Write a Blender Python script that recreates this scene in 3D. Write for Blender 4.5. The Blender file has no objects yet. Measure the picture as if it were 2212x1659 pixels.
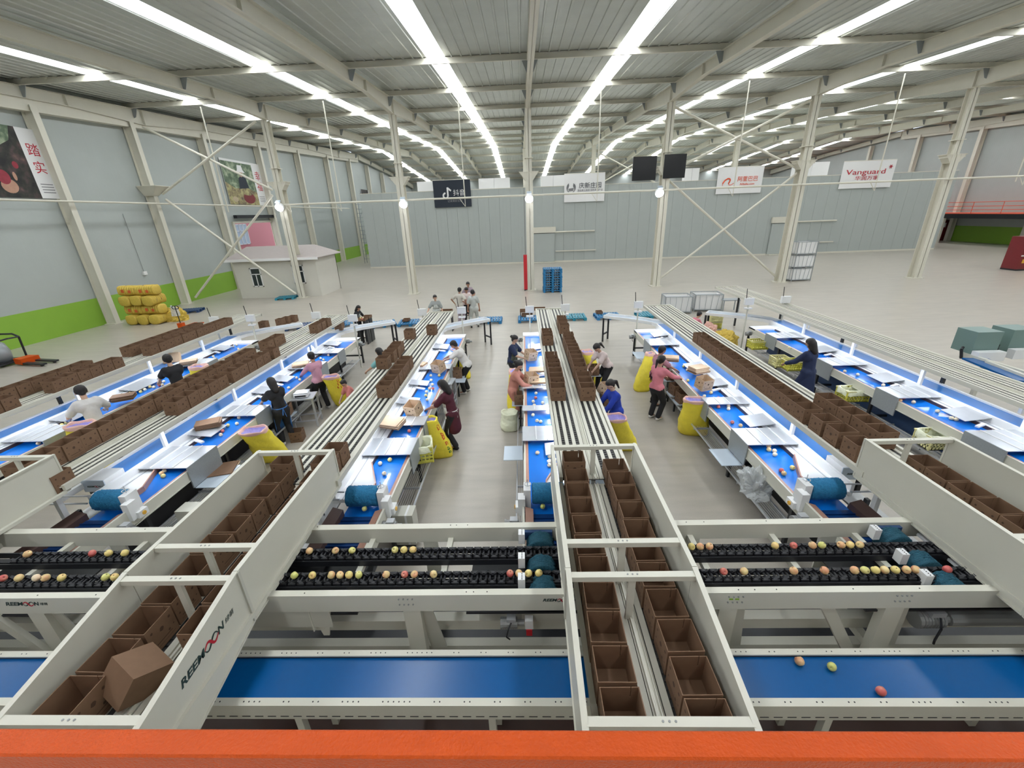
import bpy, bmesh, math, random
from mathutils import Vector, Matrix
D = bpy.data; SC = bpy.context.scene; COL = SC.collection
rnd = random.Random(7)
PI = math.pi
# ------------------------------------------------------------------ camera
CH = 4.85                      # camera height above the packing floor
def _cam_axes():
    P = (1106., 829.5); F = 906.
    def ray(x, y): return Vector((x-P[0], -(y-P[1]), -F)).normalized()
    y = ray(1127., 460.); z = -ray(1190., 3060.)
    z = (z - y*z.dot(y)).normalized(); x = y.cross(z)
    return Matrix((x, y, z))
RM = _cam_axes()
cam = D.objects.new('camera', D.cameras.new('camera')); COL.objects.link(cam)
cam.matrix_world = Matrix.Translation((0, 0, CH)) @ RM.to_4x4()
cam.data.sensor_width = 36; cam.data.lens = 906./2212*36
cam.data.clip_start = .05; cam.data.clip_end = 400
SC.camera = cam
# helpers that turn a point measured on the photograph into a place in the hall
def _d(px, py): return RM @ Vector((px-1106., -(py-829.5), -906.))
def atz(px, py, z): d = _d(px, py); return Vector((0, 0, CH)) + d*((z-CH)/d.z)
def aty(px, py, y): d = _d(px, py); return Vector((0, 0, CH)) + d*(y/d.y)
def atx(px, py, x): d = _d(px, py); return Vector((0, 0, CH)) + d*(x/d.x)
# ------------------------------------------------------------------ world, light, exposure
w = D.worlds.new('World'); SC.world = w; w.use_nodes = True
bg = w.node_tree.nodes['Background']; bg.inputs[0].default_value = (.80, .88, 1, 1); bg.inputs[1].default_value = 1.6
SC.view_settings.view_transform = 'Standard'; SC.view_settings.look = 'None'
SC.view_settings.gamma = 1; SC.view_settings.use_curve_mapping = False
SC.view_settings.exposure = 0.0
SKY = 12.0                     # skylight panels
LED = 38.0                     # lamps under the box decks
FLOOD = 60.0
# ------------------------------------------------------------------ materials
def mat(name, col, rough=.5, metal=0, emit=0, noise=0, nscale=8, bump=0, bscale=60, spec=.5, alpha=1, trans=0, coat=0):
    m = D.materials.new(name); m.use_nodes = True; nt = m.node_tree; b = nt.nodes['Principled BSDF']
    c = (*col, 1)
    b.inputs['Base Color'].default_value = c; b.inputs['Roughness'].default_value = rough
    b.inputs['Metallic'].default_value = metal; b.inputs['Specular IOR Level'].default_value = spec
    b.inputs['Alpha'].default_value = alpha; b.inputs['Transmission Weight'].default_value = trans
    b.inputs['Coat Weight'].default_value = coat
    if emit: b.inputs['Emission Color'].default_value = c; b.inputs['Emission Strength'].default_value = emit
    if noise or bump:
        tc = nt.nodes.new('ShaderNodeTexCoord')
    if noise:
        n = nt.nodes.new('ShaderNodeTexNoise'); n.inputs['Scale'].default_value = nscale; n.inputs['Detail'].default_value = 6
        r = nt.nodes.new('ShaderNodeMapRange'); r.inputs[3].default_value = 1-noise; r.inputs[4].default_value = 1+noise
        mx = nt.nodes.new('ShaderNodeVectorMath'); mx.operation = 'SCALE'; mx.inputs[0].default_value = col
        nt.links.new(tc.outputs['Object'], n.inputs['Vector']); nt.links.new(n.outputs[0], r.inputs[0])
        nt.links.new(r.outputs[0], mx.inputs['Scale']); nt.links.new(mx.outputs[0], b.inputs['Base Color'])
    if bump:
        n2 = nt.nodes.new('ShaderNodeTexNoise'); n2.inputs['Scale'].default_value = bscale; n2.inputs['Detail'].default_value = 3
        bp = nt.nodes.new('ShaderNodeBump'); bp.inputs['Strength'].default_value = bump; bp.inputs['Distance'].default_value = .01
        nt.links.new(tc.outputs['Object'], n2.inputs['Vector']); nt.links.new(n2.outputs[0], bp.inputs['Height'])
        nt.links.new(bp.outputs[0], b.inputs['Normal'])
    return m
M = {}
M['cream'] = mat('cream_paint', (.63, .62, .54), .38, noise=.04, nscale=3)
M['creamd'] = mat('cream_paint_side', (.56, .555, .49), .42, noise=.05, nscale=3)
M['white'] = mat('white_paint', (.80, .81, .82), .35)
M['steelw'] = mat('column_paint', (.66, .635, .545), .5, noise=.05, nscale=2)
M['belt'] = mat('blue_belt', (.003, .17, .66), .26, coat=.3)
M['belt3'] = mat('sheen_blue_return_belt', (.02, .22, .68), .28, coat=.3)  # paler than the main belt, its reflection put into the colour
M['belt2'] = mat('matt_blue_belt', (.002, .095, .31), .24, noise=.06, nscale=20)
M['cleat'] = mat('cleated_blue_belt', (.003, .035, .15), .3)
M['copper'] = mat('copper_board', (.42, .23, .17), .4, noise=.1, nscale=10)
M['brown'] = mat('dark_brown_board', (.085, .05, .042), .4, noise=.1, nscale=10)
M['black'] = mat('black_rubber', (.012, .013, .017), .5)
M['chain'] = mat('black_chain', (.035, .035, .035), .45, noise=.5, nscale=60)
M['dark'] = mat('dark_steel', (.03, .032, .036), .4, metal=.3)
M['steel'] = mat('brushed_steel', (.58, .60, .63), .33, metal=.5, noise=.06, nscale=12)
M['galv'] = mat('grey_plate', (.33, .36, .38), .45, metal=.3, noise=.10, nscale=30)
M['plate'] = mat('pale_blue_plate', (.55, .63, .72), .35, metal=.25)
M['brush'] = mat('blue_bristle', (.02, .19, .38), .8, noise=.5, nscale=45, bump=1, bscale=90)
M['brushd'] = mat('dark_blue_bristle', (.012, .085, .13), .8, noise=.5, nscale=45, bump=1, bscale=90)
M['orange'] = mat('orange_paint', (.60, .075, .002), .38, spec=.3, bump=.4, bscale=160, noise=.12, nscale=10)
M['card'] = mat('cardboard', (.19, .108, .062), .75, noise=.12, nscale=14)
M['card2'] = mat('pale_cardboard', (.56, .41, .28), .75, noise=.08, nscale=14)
M['print'] = mat('dark_print', (.075, .04, .024), .8)
M['yel'] = mat('yellow_woven_bag', (.92, .76, .06), .5, noise=.12, nscale=9, bump=.8, bscale=18)
M['yel2'] = mat('ochre_bag', (.62, .44, .07), .6, noise=.2, nscale=12, bump=.8, bscale=18)
M['pinkbag'] = mat('pink_bag_rim', (.80, .50, .42), .6, noise=.1, nscale=12)
M['lilac'] = mat('lilac_liner', (.42, .38, .78), .4, noise=.2, nscale=20, bump=.8, bscale=30)
M['film'] = mat('clear_film', (.72, .75, .76), .25, noise=.2, nscale=9, bump=1, bscale=25, alpha=.5)
M['filmy'] = mat('pale_liner', (.80, .82, .62), .35, noise=.1, nscale=9, bump=1, bscale=20)
M['redprint'] = mat('red_print', (.65, .12, .03), .6)
M['greenprint'] = mat('green_print', (.10, .22, .03), .6)
M['crate'] = mat('yellow_crate', (.70, .66, .10), .4)
M['cratep'] = mat('pale_yellow_crate', (.76, .72, .36), .4)
M['pallet'] = mat('blue_pallet', (.012, .17, .38), .45)
M['palletT'] = mat('teal_pallet', (.02, .24, .34), .45)
M['palletD'] = mat('navy_pallet', (.02, .06, .16), .45)
M['red'] = mat('red_paint', (.55, .02, .03), .4)
M['maroonp'] = mat('dark_red_cabinet', (.18, .015, .02), .35)
M['glass'] = mat('dark_glass', (.03, .04, .045), .08)
M['screen'] = mat('black_screen', (.004, .004, .006), .25)
M['green'] = mat('green_wall_band', (.24, .44, .045), .55, noise=.05, nscale=2)
M['sky'] = mat('skylight_sheet', (.93, .97, 1), .4, emit=SKY)
M['led'] = mat('lamp_tube', (.86, .92, 1), .4, emit=LED)
M['flood'] = mat('floodlight_glass', (.93, .95, 1), .4, emit=FLOOD)
M['amber'] = mat('amber_button', (.75, .42, .05), .35)
M['motor'] = mat('grey_motor', (.30, .31, .31), .45, metal=.3)
M['cabinet'] = mat('grey_green_cabinet', (.17, .26, .24), .4)
M['logo'] = mat('dark_green_lettering', (.02, .045, .04), .5)
M['logored'] = mat('red_lettering', (.50, .01, .03), .5)
M['logoor'] = mat('orange_lettering', (.78, .09, .02), .5)
M['ltxt'] = mat('grey_lettering', (.25, .25, .27), .5)
M['navyb'] = mat('navy_banner', (.012, .02, .035), .6)
M['wht'] = mat('white_banner', (.80, .80, .80), .6)
M['pinkw'] = mat('pink_facade', (.75, .28, .30), .7)
M['redw'] = mat('red_orange_facade', (.75, .12, .06), .7)
M['frame'] = mat('white_window_frame', (.82, .82, .82), .4)
M['hutw'] = mat('hut_panel', (.64, .62, .56), .5, noise=.03, nscale=3)
M['hutroof'] = mat('pink_grey_roof', (.40, .355, .335), .6, noise=.05, nscale=5)
# ------------------------------------------------------------------ mesh builder
class MB:
    def __init__(s): s.v = []; s.f = []
    def quad(s, a, b, c, d):
        i = len(s.v); s.v += [tuple(a), tuple(b), tuple(c), tuple(d)]; s.f.append((i, i+1, i+2, i+3)); return s
    def hexa(s, p):              # 8 corners: bottom ring 0-3, top ring 4-7
        i = len(s.v); s.v += [tuple(q) for q in p]
        for f in ((3, 2, 1, 0), (4, 5, 6, 7), (0, 1, 5, 4), (1, 2, 6, 5), (2, 3, 7, 6), (3, 0, 4, 7)): s.f.append(tuple(i+k for k in f))
        return s
    def box(s, x0, x1, y0, y1, z0, z1, m=None):
        if x0 > x1: x0, x1 = x1, x0
        if y0 > y1: y0, y1 = y1, y0
        if z0 > z1: z0, z1 = z1, z0
        p = [Vector(q) for q in ((x0, y0, z0), (x1, y0, z0), (x1, y1, z0), (x0, y1, z0), (x0, y0, z1), (x1, y0, z1), (x1, y1, z1), (x0, y1, z1))]
        if m: p = [m @ q for q in p]
        return s.hexa(p)
    def bar(s, a, b, w, h, up=(0, 0, 1)):   # rectangular bar from a to b
        a = Vector(a); b = Vector(b); d = (b-a).normalized(); u = Vector(up)
        sd = d.cross(u)
        if sd.length < 1e-4: sd = d.cross(Vector((1, 0, 0)))
        sd.normalize(); u = sd.cross(d)
        sd = sd*w/2; u = u*h/2
        return s.hexa([a-sd-u, a+sd-u, b+sd-u, b-sd-u, a-sd+u, a+sd+u, b+sd+u, b-sd+u])
    def tube(s, a, b, r, n=8, r2=None, cap=True):
        a = Vector(a); b = Vector(b); d = (b-a).normalized(); r2 = r if r2 is None else r2
        u = d.orthogonal().normalized(); v = d.cross(u); i = len(s.v)
        for c, rr in ((a, r), (b, r2)):
            for k in range(n):
                t = 2*PI*k/n; s.v.append(tuple(c + (u*math.cos(t)+v*math.sin(t))*rr))
        for k in range(n): s.f.append((i+k, i+(k+1) % n, i+n+(k+1) % n, i+n+k))
        if cap: s.f.append(tuple(i+n-1-k for k in range(n))); s.f.append(tuple(i+n+k for k in range(n)))
        return s
    def path(s, pts, r, n=8):
        for a, b in zip(pts, pts[1:]): s.tube(a, b, r, n)
        return s
    def rings(s, rings, cap0=True, cap1=True):     # loft closed rings of equal length
        i = len(s.v); n = len(rings[0])
        for r in rings: s.v += [tuple(p) for p in r]
        for j in range(len(rings)-1):
            for k in range(n): s.f.append((i+j*n+k, i+j*n+(k+1) % n, i+(j+1)*n+(k+1) % n, i+(j+1)*n+k))
        if cap0: s.f.append(tuple(i+n-1-k for k in range(n)))
        if cap1: s.f.append(tuple(i+(len(rings)-1)*n+k for k in range(n)))
        return s
    def lathe(s, prof, n=12, c=(0, 0, 0)):
        return s.rings([[(c[0]+r*math.cos(2*PI*k/n), c[1]+r*math.sin(2*PI*k/n), c[2]+z) for k in range(n)] for r, z in prof])
    def prism(s, poly, d):        # extrude a polygon (3D points) by vector d
        i = len(s.v); n = len(poly); d = Vector(d)
        s.v += [tuple(p) for p in poly] + [tuple(Vector(p)+d) for p in poly]
        s.f.append(tuple(i+n-1-k for k in range(n))); s.f.append(tuple(i+n+k for k in range(n)))
        for k in range(n): s.f.append((i+k, i+(k+1) % n, i+n+(k+1) % n, i+n+k))
        return s
    def mesh(s, name, m, smooth=False):
        me = D.meshes.new(name); me.from_pydata(s.v, [], s.f); me.materials.append(M[m] if isinstance(m, str) else m)
        if smooth: me.polygons.foreach_set('use_smooth', [True]*len(me.polygons))
        me.update(); return me
    def build(s, name, m, parent=None, smooth=False, **kw):
        return obj(name, s.mesh(name, m, smooth), parent, **kw)
def fixn(me):
    bm = bmesh.new(); bm.from_mesh(me); bmesh.ops.recalc_face_normals(bm, faces=bm.faces); bm.to_mesh(me); bm.free(); return me
def obj(name, me, parent=None, label=None, cat=None, group=None, kind=None, loc=None, rot=None):
    o = D.objects.new(name, me); COL.objects.link(o)
    if parent: o.parent = parent
    if loc is not None: o.location = loc
    if rot is not None: o.rotation_euler = rot
    return tag(o, label, cat, group, kind)
def tag(o, label=None, cat=None, group=None, kind=None):
    if label: o['label'] = label
    if cat: o['category'] = cat
    if group: o['group'] = group
    if kind: o['kind'] = kind
    return o
def thing(name, label, cat, loc=(0, 0, 0), rz=0, group=None):
    return obj(name, None, None, label, cat, group, None, loc, (0, 0, rz))
def struct(name, mb, m): return tag(mb.build(name, m), kind='structure')
def dup(o, loc=None, rot=None, label=None, group=None, parent=None):
    c = o.copy(); COL.objects.link(c)
    if parent: c.parent = parent
    for ch in list(o.children): dup(ch, parent=c)
    if loc is not None: c.location = loc
    if rot is not None: c.rotation_euler = rot
    if label: c['label'] = label
    if group: c['group'] = group
    return c
ORD = 'first second third fourth fifth sixth seventh eighth ninth tenth eleventh twelfth thirteenth fourteenth fifteenth sixteenth seventeenth eighteenth nineteenth twentieth'.split()
def ordw(i):
    if i < 20: return ORD[i]
    t = ['twenty', 'thirty', 'forty'][(i+1)//10-2]
    return t+'-'+ORD[(i+1) % 10-1] if (i+1) % 10 else {'twenty': 'twentieth', 'thirty': 'thirtieth', 'forty': 'fortieth'}[t]
def text_mesh(s, size, m, name='lettering', parent=None, mw=None, ext=.002, shear=0, width=None, align='CENTER', bold=0):
    cu = D.curves.new('txt', 'FONT'); cu.body = s; cu.size = size; cu.extrude = ext; cu.align_x = align; cu.align_y = 'CENTER'; cu.shear = shear
    cu.resolution_u = 3; cu.offset = bold
    o = D.objects.new('txt', cu); COL.objects.link(o)
    dg = bpy.context.evaluated_depsgraph_get(); me = D.meshes.new_from_object(o.evaluated_get(dg)); D.objects.remove(o)
    if width:
        xs = [v.co.x for v in me.vertices]
        k = width/max(1e-6, max(xs)-min(xs))
        for v in me.vertices: v.co.x *= k
    me.materials.clear(); me.materials.append(M[m])
    t = obj(name, me, parent)
    if mw is not None: t.matrix_local = mw
    return t
def frame_mat(o, xa, ya):         # matrix: local x along xa, local y along ya, origin o
    xa = Vector(xa).normalized(); ya = Vector(ya); ya = (ya-xa*ya.dot(xa)).normalized(); za = xa.cross(ya)
    m = Matrix((xa, ya, za)).transposed().to_4x4(); m.translation = Vector(o); return m
# ================================================================== THE HALL
WL, WR, YN, YF, RIDGE = -22.9, 51.0, -9.0, 96.0, 65.0
def zroof(y): return 11.55 + .05*(min(y, RIDGE)-28.8) - .063*max(0, y-RIDGE)
# floor: worn pale concrete with faint cast joints and paler swept patches
def floor_material():
    m = mat('worn_concrete', (.40, .375, .335), .35); nt = m.node_tree; b = nt.nodes['Principled BSDF']; L = nt.links.new
    tc = nt.nodes.new('ShaderNodeTexCoord')
    def nz(sc, det, sx=1, sy=1):
        mp = nt.nodes.new('ShaderNodeMapping'); mp.inputs['Scale'].default_value = (sx, sy, 1)
        n = nt.nodes.new('ShaderNodeTexNoise'); n.inputs['Scale'].default_value = sc; n.inputs['Detail'].default_value = det
        L(tc.outputs['Object'], mp.inputs[0]); L(mp.outputs[0], n.inputs['Vector']); return n
    a = nz(.9, 8, .35, 1.6); c = nz(2.2, 6, .5, 2); fine = nz(60, 2)
    r1 = nt.nodes.new('ShaderNodeMapRange'); r1.inputs[1].default_value = .3; r1.inputs[2].default_value = .7; r1.inputs[3].default_value = .93; r1.inputs[4].default_value = 1.06
    r2 = nt.nodes.new('ShaderNodeMapRange'); r2.inputs[1].default_value = .3; r2.inputs[2].default_value = .7; r2.inputs[3].default_value = .93; r2.inputs[4].default_value = 1.07
    r3 = nt.nodes.new('ShaderNodeMapRange'); r3.inputs[3].default_value = .9; r3.inputs[4].default_value = 1.1
    L(a.outputs[0], r1.inputs[0]); L(c.outputs[0], r2.inputs[0]); L(fine.outputs[0], r3.inputs[0])
    m1 = nt.nodes.new('ShaderNodeMath'); m1.operation = 'MULTIPLY'; L(r1.outputs[0], m1.inputs[0]); L(r2.outputs[0], m1.inputs[1])
    m2 = nt.nodes.new('ShaderNodeMath'); m2.operation = 'MULTIPLY'; L(m1.outputs[0], m2.inputs[0]); L(r3.outputs[0], m2.inputs[1])
    vm = nt.nodes.new('ShaderNodeVectorMath'); vm.operation = 'SCALE'; vm.inputs[0].default_value = (.42, .385, .33)
    L(m2.outputs[0], vm.inputs['Scale']); L(vm.outputs[0], b.inputs['Base Color'])
    r4 = nt.nodes.new('ShaderNodeMapRange'); r4.inputs[3].default_value = .26; r4.inputs[4].default_value = .36
    L(a.outputs[0], r4.inputs[0]); L(r4.outputs[0], b.inputs['Roughness'])
    return m
def ribbed(name, col, scale, axis='X', rough=.5, metal=0, strength=.5, dist=.03, noise=.12):
    m = mat(name, col, rough, metal, noise=noise, nscale=1.2); nt = m.node_tree; b = nt.nodes['Principled BSDF']; L = nt.links.new
    tc = nt.nodes.new('ShaderNodeTexCoord'); wv = nt.nodes.new('ShaderNodeTexWave'); wv.bands_direction = axis; wv.wave_profile = 'SAW'
    wv.inputs['Scale'].default_value = scale; wv.inputs['Distortion'].default_value = .15; wv.inputs['Detail Scale'].default_value = .3
    bp = nt.nodes.new('ShaderNodeBump'); bp.inputs['Strength'].default_value = strength; bp.inputs['Distance'].default_value = dist
    n = nt.nodes.new('ShaderNodeTexNoise'); n.inputs['Scale'].default_value = .9; n.inputs['Detail'].default_value = 4
    ad = nt.nodes.new('ShaderNodeMath'); ad.operation = 'MULTIPLY_ADD'; ad.inputs[1].default_value = 1.5
    L(tc.outputs['Object'], wv.inputs[0]); L(tc.outputs['Object'], n.inputs['Vector']); L(n.outputs[0], ad.inputs[0]); L(wv.outputs[1], ad.inputs[2])
    L(ad.outputs[0], bp.inputs['Height']); L(bp.outputs[0], b.inputs['Normal']); return m
M['floor'] = floor_material()
M['wallp'] = ribbed('pale_wall_sheet', (.42, .455, .44), 1.4, 'Y', .42, .05, .25, .02, .05)
M['wallc'] = ribbed('cold_room_panel', (.40, .435, .42), .85, 'X', .5, 0, .35, .02, .04)
M['roofs'] = ribbed('silver_roof_sheet', (.52, .54, .51), 1.25, 'X', .34, .35, .5, .03, .12)
struct('floor', MB().box(WL-.3, WR+.3, YN, YF, -.2, 0), 'floor')
# left wall with the open doorway, built round it
DY0, DY1, DZ0, DZ1 = 31.0, 36.6, 0, 6.6
dA = atx(505, 487, WL); dB = atx(590, 480, WL)
DY0, DY1, DZ1 = dA.y, dB.y, max(dA.z, dB.z)
wl = MB(); wl.box(WL-.2, WL, YN, DY0, 0, 13.2); wl.box(WL-.2, WL, DY1, YF, 0, 13.2); wl.box(WL-.2, WL, DY0, DY1, DZ1, 13.2)
wl = struct('wall_left', wl, 'wallp')
for a, b in ((YN, DY0-.25), (DY1+.25, YF-.3)): MB().box(WL, WL+.025, a, b, 0, 1.42).build('painted_band', 'green', wl)
wr = struct('wall_right', MB().box(WR, WR+.2, YN, YF, 0, 13.2), 'wallp')
MB().box(WR-.025, WR, YN, YF, 0, 1.7).build('painted_band', 'green', wr)
struct('wall_back', MB().box(WL-.2, WR+.2, YF, YF+.2, 0, 12), 'wallp')
struct('wall_front', MB().box(WL-.2, WR+.2, YN-.2, YN, 0, 12), 'wallp')
# roof
cols_x = [-22.45, -15.0, -7.45, .5, 8.75, 17.0, 25.5, 34.0, 42.5]
strips = [-18.8, -11.2, -3.55, 4.65, 12.95, 21.3, 29.8, 38.3, 46.7]
SW = .40
purl = [-2, 4, 10, 22, 28, 34, 40, 46, 52, 58, 64, 70, 76, 82, 88, 94]
cl = MB()
xs = [WL-.2]
for s in strips: xs += [s-SW, s+SW]
xs += [WR+.2]
for i in range(0, len(xs), 2):
    for y0, y1 in ((YN, RIDGE), (RIDGE, YF+.2)):
        a, b = xs[i], xs[i+1]
        cl.hexa([(a, y0, zroof(y0)), (b, y0, zroof(y0)), (b, y1, zroof(y1)), (a, y1, zroof(y1)),
                 (a, y0, zroof(y0)+.1), (b, y0, zroof(y0)+.1), (b, y1, zroof(y1)+.1), (a, y1, zroof(y1)+.1)])
ceil = struct('ceiling', cl, 'roofs')
for s in strips:                  # every translucent sheet between two purlins is a piece of its own
    for y0, y1 in zip([YN]+purl, purl+[YF]):
        if y1-y0 < .5: continue
        segs = [(y0, y1)] if y0 < RIDGE < y1 or y0 > 46 else [(y0+(y1-y0)*k/3, y0+(y1-y0)*(k+1)/3) for k in range(3)]
        if y0 < RIDGE < y1: segs = [(y0, RIDGE), (RIDGE, y1)]
        for a, b in segs:
            a += .02; b -= .02
            if b-a < .1: continue
            MB().hexa([(s-SW+.01, a, zroof(a)+.02), (s+SW-.01, a, zroof(a)+.02), (s+SW-.01, b, zroof(b)+.02), (s-SW+.01, b, zroof(b)+.02),
                       (s-SW+.01, a, zroof(a)+.05), (s+SW-.01, a, zroof(a)+.05), (s+SW-.01, b, zroof(b)+.05), (s-SW+.01, b, zroof(b)+.05)]).build('skylight_panel', 'sky', ceil)
x = WL+.3
while x < WR:                     # standing ribs of the roof sheets
    if not any(abs(x-s) < SW+.05 for s in strips):
        rb_ = MB()
        for y0, y1 in ((YN, RIDGE), (RIDGE, YF)):
            a, b = zroof(y0), zroof(y1); rb_.hexa([(x-.03, y0, a-.035), (x+.03, y0, a-.035), (x+.03, y1, b-.035), (x-.03, y1, b-.035), (x-.05, y0, a), (x+.05, y0, a), (x+.05, y1, b), (x-.05, y1, b)])
        rb_.build('roof_rib', 'roofs', ceil)
    x += .42
for y in purl:                    # purlins: Z-sections
    z = zroof(y)
    MB().box(WL, WR, y-.01, y+.01, z-.26, z-.005).box(WL, WR, y-.08, y+.01, z-.27, z-.25).box(WL, WR, y-.01, y+.08, z-.02, z-.004).build('purlin', 'steelw', ceil)
def rafter(x):                    # I-beam following the roof, deeper towards the columns
    o = MB()
    def seg(y0, y1, d0, d1):
        a, b = zroof(y0)-.27, zroof(y1)-.27
        def hx(xa, xb, t0, t1, u0, u1): o.hexa([(xa, y0, a-t1), (xb, y0, a-t1), (xb, y1, b-u1), (xa, y1, b-u1), (xa, y0, a-t0), (xb, y0, a-t0), (xb, y1, b-u0), (xa, y1, b-u0)])
        hx(x-.012, x+.012, .02, d0, .02, d1); hx(x-.13, x+.13, 0, .02, 0, .02); hx(x-.13, x+.13, d0-.02, d0, d1-.02, d1)
        o.box(x-.13, x+.13, y0-.02, y0+.02, a-d0, a)
    seg(YN, 14, .62, .45); seg(14, 24, .45, .5); seg(24, 28.6, .5, .8); seg(28.6, 34, .8, .5); seg(34, 50, .5, .5); seg(50, 58, .5, .8); seg(58, RIDGE, .8, .6); seg(RIDGE, 80, .6, .45); seg(80, YF, .45, .8)
    r = o.build('rafter', 'steelw', ceil)
    f = MB()                      # fly braces from the purlins down to the lower flange
    for y in purl[1:]:
        if y > 90: continue
        for sd in (-1, 1):
            z = zroof(y); f.prism([(x+sd*.02, y, z-.28), (x+sd*.34, y, z-.28), (x+sd*.14, y, z-.72), (x+sd*.02, y, z-.76)], (0, .02, 0))
    f.build('fly_brace', 'galv', r)
for x in cols_x+[WR-.45]: rafter(x)
# columns
def column(x, y, base_w, label, n, z0=0):
    zt = zroof(y)-1.05; zb = 7.15
    if z0:
        t = thing('steel_column', label, 'column', (x, y, z0))
        MB().box(-.22, .22, -.25, -.225, .03, zt-z0).box(-.22, .22, .225, .25, .03, zt-z0).box(-.012, .012, -.23, .23, .03, zt-z0).build('shaft', 'steelw', t); MB().box(-.3, .3, -.3, .3, 0, .03).build('base_plate', 'steelw', t); return t
    t = thing('steel_column', label, 'column', (x, y, 0), 0, None)
    c = MB()
    def H(w, d, z0, z1, o): 
        o.box(-w/2, w/2, -d/2, -d/2+.025, z0, z1); o.box(-w/2, w/2, d/2-.025, d/2, z0, z1); o.box(-.012, .012, -d/2, d/2, z0, z1); return o
    H(base_w, .55, .03, zb, MB()).build('lower_shaft', 'steelw', t)
    H(base_w*.8, .42, zb+.02, zt, MB()).build('upper_shaft', 'steelw', t)
    b = MB(); b.box(-.62, .62, -.3, .3, zb, zb+.03); b.hexa([(-.25, -.25, zb-.45), (.25, -.25, zb-.45), (.25, .25, zb-.45), (-.25, .25, zb-.45), (-.58, -.28, zb), (.58, -.28, zb), (.58, .28, zb), (-.58, .28, zb)])
    for k in range(5): b.box(-.5+k*.25-.01, -.5+k*.25+.01, -.3, .3, zb-.16, zb+.001)
    b.build('crane_bracket', 'steelw', t)
    MB().box(-base_w*.55, base_w*.55, -.3, .3, zb+.75, zb+.79).build('splice_plate', 'steelw', t)
    MB().box(-.36, .36, -.36, .36, 0, .03).build('base_plate', 'steelw', t)
    return t
CY = 28.8
labs = ['white steel column at the front of the small grey hut', 'white steel column left of the black banner, carrying a floodlight', 'white steel column beside the red box in the middle of the hall',
        'white steel column carrying the two black screens', 'white steel column at the right end of the right-hand cross bracing', 'rightmost large white steel column in front of the right wall']
cpos = [(653, 643), (897, 632), (1147, 626), (1408, 614), (1661, 603), (1932, 593)]
colobj = []
for (px, py), lb in zip(cpos, labs):
    g = atz(px, py, 0); colobj.append(column(g.x, CY, .46, lb, 0))
colx = [c.location.x for c in colobj]
for i, x in enumerate((25.5, 34.0, 42.5)):
    column(x+(8.6 if i == 2 else 0)-.6*(i == 2), CY+28*(1 if i < 2 else 0)+0*i, .5, ['slim white column rising behind the cold store, right of the black screens', 'slim white column rising behind the cold store near the red lettered banner', 'white steel column against the right wall beside the raised walkway'][i], 0, 7.13*(i < 2))
for i, x in enumerate((.5, 8.75, 17.0)):
    column(x, CY+28, .5, 'white column rising behind the cold store, %s' % ['hidden behind the middle column', 'left of the black screens', 'left of the orange lettered banner'][i], 0, 7.13)
wy = [atx(263, 697, WL+.5).y, atx(420, 655, WL+.5).y, 33.6, 40.5, 47.5, 54.5, 61.5, 68.5, 75.5]
wlab = ['white wall column between the large poster and the stack of yellow bags', 'bracketed white wall column behind the yellow bag stack', 'white wall column at the left edge of the open doorway', 'white wall column to the right of the doorway, first after the hut roof',
        'second white wall column beyond the hut', 'third white wall column beyond the hut', 'white wall column behind the scaffold tower', 'distant white wall column left of the cold store top', 'farthest white wall column along the left wall']
wy[0] = 22.2; wy[1] = 27.6
for i, y in enumerate(wy):
    t = thing('wall_column', wlab[i], 'column', (WL+.32, y, 0))
    zt = zroof(y)-1.0
    m = MB(); m.box(-.28, -.25, -.15, .15, 0, zt); m.box(.22, .25, -.15, .15, 0, zt); m.box(-.26, .23, -.012, .012, 0, zt); m.build('shaft', 'steelw', t)
    MB().box(-.3, .3, -.28, .28, 0, .03).build('base_plate', 'steelw', t)
    if i == 1:
        b = MB(); b.box(-.3, .9, -.6, .6, 7.1, 7.13); b.hexa([(-.3, -.2, 6.6), (.3, -.2, 6.6), (.3, .2, 6.6), (-.3, .2, 6.6), (-.3, -.55, 7.1), (.85, -.55, 7.1), (.85, .55, 7.1), (-.3, .55, 7.1)])
        b.build('crane_bracket', 'steelw', t)
for i, y in enumerate([38, 46, 54, 62, 70]):
    t = thing('wall_column', ['white wall column nearest the red cabinets on the right wall', 'second white column along the right wall', 'third white column along the right wall', 'fourth white column along the right wall', 'farthest white column along the right wall'][i], 'column', (WR-.32, y, 0))
    MB().box(-.25, -.22, -.2, .2, 0, zroof(y)-1).box(.22, .25, -.2, .2, 0, zroof(y)-1).box(-.23, .23, -.012, .012, 0, zroof(y)-1).build('shaft', 'steelw', t)
# eave beam along the left wall (one trim) and the horizontal girt pipe
struct('trim_1', MB().hexa([(WL, YN, zroof(YN)-1.25), (WL+.45, YN, zroof(YN)-1.25), (WL+.45, RIDGE, zroof(RIDGE)-1.25), (WL, RIDGE, zroof(RIDGE)-1.25),
                            (WL, YN, zroof(YN)-.3), (WL+.45, YN, zroof(YN)-.3), (WL+.45, RIDGE, zroof(RIDGE)-.3), (WL, RIDGE, zroof(RIDGE)-.3)]), 'steelw')
struct('trim_2', MB().hexa([(WR-.45, YN, zroof(YN)-1.25), (WR, YN, zroof(YN)-1.25), (WR, RIDGE, zroof(RIDGE)-1.25), (WR-.45, RIDGE, zroof(RIDGE)-1.25),
                            (WR-.45, YN, zroof(YN)-.3), (WR, YN, zroof(YN)-.3), (WR, RIDGE, zroof(RIDGE)-.3), (WR-.45, RIDGE, zroof(RIDGE)-.3)]), 'steelw')
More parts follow.
